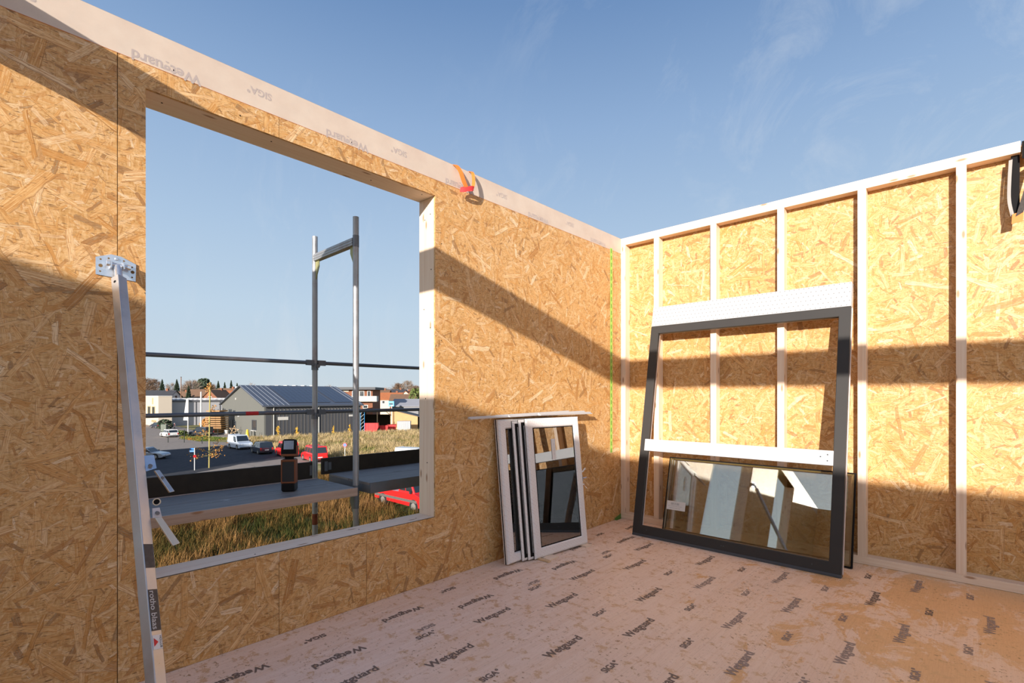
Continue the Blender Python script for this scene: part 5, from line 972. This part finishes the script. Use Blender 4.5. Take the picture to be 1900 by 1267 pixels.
# ------------------------------------------------------------------ trees on the skyline
TWIG = plain('bare_twigs', (0.19, 0.115, 0.07), 0.9, var=0.3, vscale=0.5); TWIGP = plain('pale_twigs', (0.27, 0.20, 0.15), 0.9, var=0.3, vscale=0.5); CON = plain('conifer_needles', (0.035, 0.055, 0.028), 0.9, var=0.4, vscale=0.6); CONB = plain('conifer_bark', (0.16, 0.09, 0.05), 0.9); EVG = plain('evergreen_leaves', (0.10, 0.13, 0.03), 0.8, var=0.4, vscale=0.6)
def bare(px, D, hh, rad, label, mat=TWIG, n=420, base=0.3):
    t = thing('bare_tree', label, 'tree', W(px, D), group='bare trees on the skyline'); m = MB(); m.tube((0, 0, 0), (0, 0, hh*0.55), 0.25, 7, 0.12)
    obj('trunk', m, CONB, t); m = MB()
    for k in range(n):
        a = rng.random()*6.283; z0 = hh*rng.uniform(base*0.6, 0.6); th = rng.random(); rr_ = rad*math.sqrt(rng.random())
        zt_ = hh*(base+(1-base)*rng.random()); lim = math.sqrt(max(0.02, 1-((zt_/hh-0.62)/0.40)**2)); q = Vector((math.cos(a)*rr_*lim, math.sin(a)*rr_*lim, zt_)); s0 = q*rng.uniform(0.45, 0.8); s0.z = zt_-rng.uniform(0.6, 2.2)
        m.tube(s0, q, 0.09, 3, 0.03, False)
        for j in range(4):
            e = q+Vector((rng.gauss(0, .8), rng.gauss(0, .8), rng.uniform(-0.3, 1.0))); m.tube(s0.lerp(q, rng.uniform(0.4, 1)), e, 0.05, 3, 0.02, False)
    obj('crown', m, mat, t)
def conifer(px, D, hh, rad, label, n=420, mat=CON):
    rad *= 1.3
    t = thing('conifer', label, 'tree', W(px, D), group='conifers on the skyline'); obj('trunk', MB().tube((0, 0, 0), (0, 0, hh*0.97), 0.22, 7, 0.03), CONB, t); m = MB()
    for k in range(n):
        z = hh*(0.15+0.85*math.sqrt(rng.random())) if k % 2 else hh*rng.uniform(0.15, 0.99); r_ = rad*(1.02-z/hh)*rng.uniform(0.7, 1.15)+0.15; a = rng.random()*6.283; d = Vector((math.cos(a), math.sin(a), 0)); s = Vector((-d.y, d.x, 0))
        p0 = Vector((0, 0, z)); p1 = d*r_+Vector((0, 0, z-r_*0.35)); wv = s*(0.22*r_+0.15); m.face([p0, p1*0.6+p0*0.4-wv+Vector((0, 0, -.2)), p1, p1*0.6+p0*0.4+wv+Vector((0, 0, -.2))])
        m.face([p0+Vector((0, 0, .2)), p1*0.5+p0*0.5+Vector((0, 0, -0.5)), p1, p1*0.5+p0*0.5+Vector((0, 0, 0.3))])
    obj('foliage', m, mat, t)
for a in ((268, 245, 701, 5.5, 'broad bare tree crown at the left edge of the opening'), (285, 262, 704, 4.5, 'reddish bare tree behind the dark roof'), (318, 262, 711, 4.0, 'pale thin bare tree between the two leftmost conifers', TWIGP, 140), (356, 250, 706, 5.6, 'round crowned bare tree right of the thin mast', TWIGP), (372, 292, 712, 4.6, 'brown bare tree below the pine'), (392, 285, 713, 4.4, 'bare tree behind the brown gabled house'), (346, 310, 714, 4.0, 'low reddish bare tree among the roofs'),
          (739, 268, 712, 4.4, 'bare tree on the right skyline next to the tallest one'), (756, 318, 707, 5.6, 'tallest bare tree on the right skyline', TWIGP), (715, 290, 719, 5.0, 'faint bare tree behind the roofs right of the apartment block', TWIGP, 140), (771, 285, 716, 4.6, 'bare tree beside the right window jamb'), (612, 270, 714, 2.6, 'thin bare tree above the right end of the hall roof', TWIGP, 90), (466, 270, 710, 3.2, 'thin bare tree above the left end of the hall roof', TWIGP, 90)): bare(a[0], a[1], 1.4175+(735.3-a[2])*a[1]/FPX-G, *a[3:])
for a in ((301, 240, 704, 3.0, 'pointed conifer behind the dark roof'), (328, 240, 704, 3.5, 'conifer left of the thin mast'), (350, 188, 716, 2.2, 'small dark conifer among the brown roofs'), (405, 240, 707, 2.7, 'slim conifer left of the hall roof'), (417, 262, 709, 2.6, 'conifer left of the forked pine near the hall gable'), (429, 240, 706, 2.7, 'forked pine just left of the hall gable'), (440, 250, 711, 2.6, 'small conifer touching the hall gable')): conifer(a[0], a[1], 1.4175+(735.3-a[2])*a[1]/FPX-G, *a[3:])
def shrub(px, D, hh, rad, label, mat, n=500, cat='shrub'):
    t = thing('evergreen_shrub', label, cat, W(px, D)); obj('stem', MB().tube((0, 0, 0), (0, 0, hh*0.7), 0.15, 6, 0.05), CONB, t); m = MB()
    for k in range(n):
        a = rng.random()*6.283; z = hh*rng.uniform(0.08, 1); r_ = rad*math.sqrt(max(0.05, 1-((z/hh-0.45)/0.58)**2))*rng.uniform(0.5, 1.05); c = Vector((math.cos(a)*r_, math.sin(a)*r_, z)); u = Vector((rng.gauss(0, 1), rng.gauss(0, 1), rng.gauss(0, 1))).normalized()*rad*0.16; v = u.orthogonal().normalized()*rad*0.13; m.face([c-u, c+v, c+u, c-v])
    obj('foliage', m, mat, t)
shrub(771, 190, 11.0, 2.8, 'dense evergreen shrub beside the right window jamb', EVG); shrub(378, 262, 17.2, 4.6, 'broad dark pine crown above the brown roofs', CON, 600, 'tree')
shrub(306, 122, 2.3, 1.6, 'dark bush against the warehouse wall', CON, 300); shrub(334, 104, 0.8, 1.3, 'low green bush on the roadside verge', EVG, 260); shrub(386, 121, 2.6, 1.7, 'yellow-brown bush at the warehouse corner', OLEAF, 260)
p = W(336, 178); t = thing('chimney_mast', 'thin brown wooden mast rising above the roofs', 'mast', p); obj('pole', MB().tube((0, 0, 0), (0, 0, 14.9), 0.16, 8, 0.14), plain('brown_pole', (0.22, 0.12, 0.07), 0.8), t); obj('cap', MB().tube((0, 0, 14.9), (0, 0, 15.05), 0.2, 8), BUMP, t)

# ------------------------------------------------------------------ grass
GV = vcol_mat('grass_blades')
def noise2(x, y): return 0.5+0.25*math.sin(x*0.55+1.3*math.sin(y*0.4))+0.25*math.sin(y*0.7+1.1*math.sin(x*0.33+2))
def grass(name, label, test, x0, x1, y0, y1, dens, hmin, hmax, bw, pal, nb):
    m = MB(); r = random.Random(5); n = int((x1-x0)*(y1-y0)*dens); v = []; f = []; col = []
    for _ in range(n):
        x = r.uniform(x0, x1); y = r.uniform(y0, y1)
        if not test(x, y): continue
        k = 0.6*noise2(x, y)+0.4*noise2(x*3.1+7, y*2.7)+r.gauss(0, .15); c = pal[0] if k < 0.33 else pal[1] if k < 0.55 else pal[2] if k < 0.75 else pal[3]
        hh = r.uniform(hmin, hmax)*(0.75+0.6*max(0, min(1, k)))
        for b in range(nb):
            a = r.random()*6.283; bx = x+r.gauss(0, .12); by = y+r.gauss(0, .12); ln = hh*r.uniform(.6, 1.1); d = r.uniform(0.1, 0.9)*ln; w = bw*r.uniform(.7, 1.3)
            cx, cy = math.cos(a), math.sin(a); wx, wy = -cy*w, cx*w; i = len(v); q = r.uniform(0.7, 1.25)
            v += [(bx-wx, by-wy, G), (bx+wx, by+wy, G), (bx+cx*d*.35+wx*.7, by+cy*d*.35+wy*.7, G+ln*.6), (bx+cx*d*.35-wx*.7, by+cy*d*.35-wy*.7, G+ln*.6), (bx+cx*d, by+cy*d, G+ln)]
            f += [(i, i+1, i+2, i+3), (i+3, i+2, i+4)]; cc = (c[0]*q, c[1]*q, c[2]*q, 1); col += [cc]*5
    me = bpy.data.meshes.new(name); me.from_pydata(v, [], f); ca = me.color_attributes.new('Col', 'FLOAT_COLOR', 'POINT'); ca.data.foreach_set('color', [c for t_ in col for c in t_]); me.materials.append(GV); me.update()
    o = bpy.data.objects.new(name, me); COL.objects.link(o); tag(o, label, 'grass', kind='stuff')
def view(x, y):
    d = Vector((x, y, 0))-Vector((CAM.x, CAM.y, 0)); D = d.dot(FW); return D, 950+FPX*d.dot(RT)/D
def near(x, y):
    D, px = view(x, y)
    if not (17 < D < 50 and 150 < px < 900): return False
    if -30.5 < x < -23.5 and 14.8 < y < 17.3: return False
    return x > -49
grass('bank_grass', 'rough tall grass covering the bank below the opening', near, -50, -8, -6, 30, 24, 0.10, 0.85, 0.017, [(0.055, 0.062, 0.014), (0.12, 0.085, 0.022), (0.22, 0.115, 0.033), (0.31, 0.17, 0.06)], 7)
WV = W(772, 58)
def meadow(x, y):
    D, px = view(x, y)
    if -61 < x < -52 and 27 < y < 37 and math.hypot(x-WV.x, y-WV.y) < 3.2: return False
    return 48 < D < 112 and 455 < px < 860 and y > 25.3 and x < -55 and x > -96.0+0.15*(y-30) and not (x > -60 and y < 25.5)
grass('meadow_grass', 'pale dry meadow grass between the parked cars and the hall', meadow, -97, -40, 25.3, 75, 7, 0.45, 0.95, 0.035, [(0.22, 0.22, 0.06), (0.50, 0.36, 0.17), (0.56, 0.42, 0.21), (0.60, 0.46, 0.25)], 6)
CV = W(374, 101)
def verge(x, y):
    D, px = view(x, y)
    if math.hypot(x-CV.x, y-CV.y) < 2.9 or math.hypot(x+113.4, y-20.2) < 2.8: return False
    return 85 < D < 112 and 330 < px < 480 and y > 21 and ((-118 < x < -97.5 and y < 26.2+0.2*(x+106)) or (-99 < x < -97.5 and y < 31.5))
grass('verge_grass', 'short green and rusty grass on the verge in front of the hall', verge, -120, -80, 20, 32, 9, 0.12, 0.35, 0.04, [(0.12, 0.18, 0.03), (0.20, 0.24, 0.05), (0.26, 0.24, 0.06), (0.45, 0.22, 0.05)], 5)
def far_near(x, y):
    D, px = view(x, y); return 50 < D < 75 and 560 < px < 860 and x > -54.6 and y > 25.0 and math.hypot(x-WV.x, y-WV.y) > 3.2
grass('dry_bank_grass', 'dry grass on the bank between the red truck and the parked vans', far_near, -55, -28, 20, 50, 10, 0.35, 0.8, 0.025, [(0.20, 0.20, 0.055), (0.42, 0.30, 0.13), (0.50, 0.37, 0.18), (0.55, 0.42, 0.22)], 6)
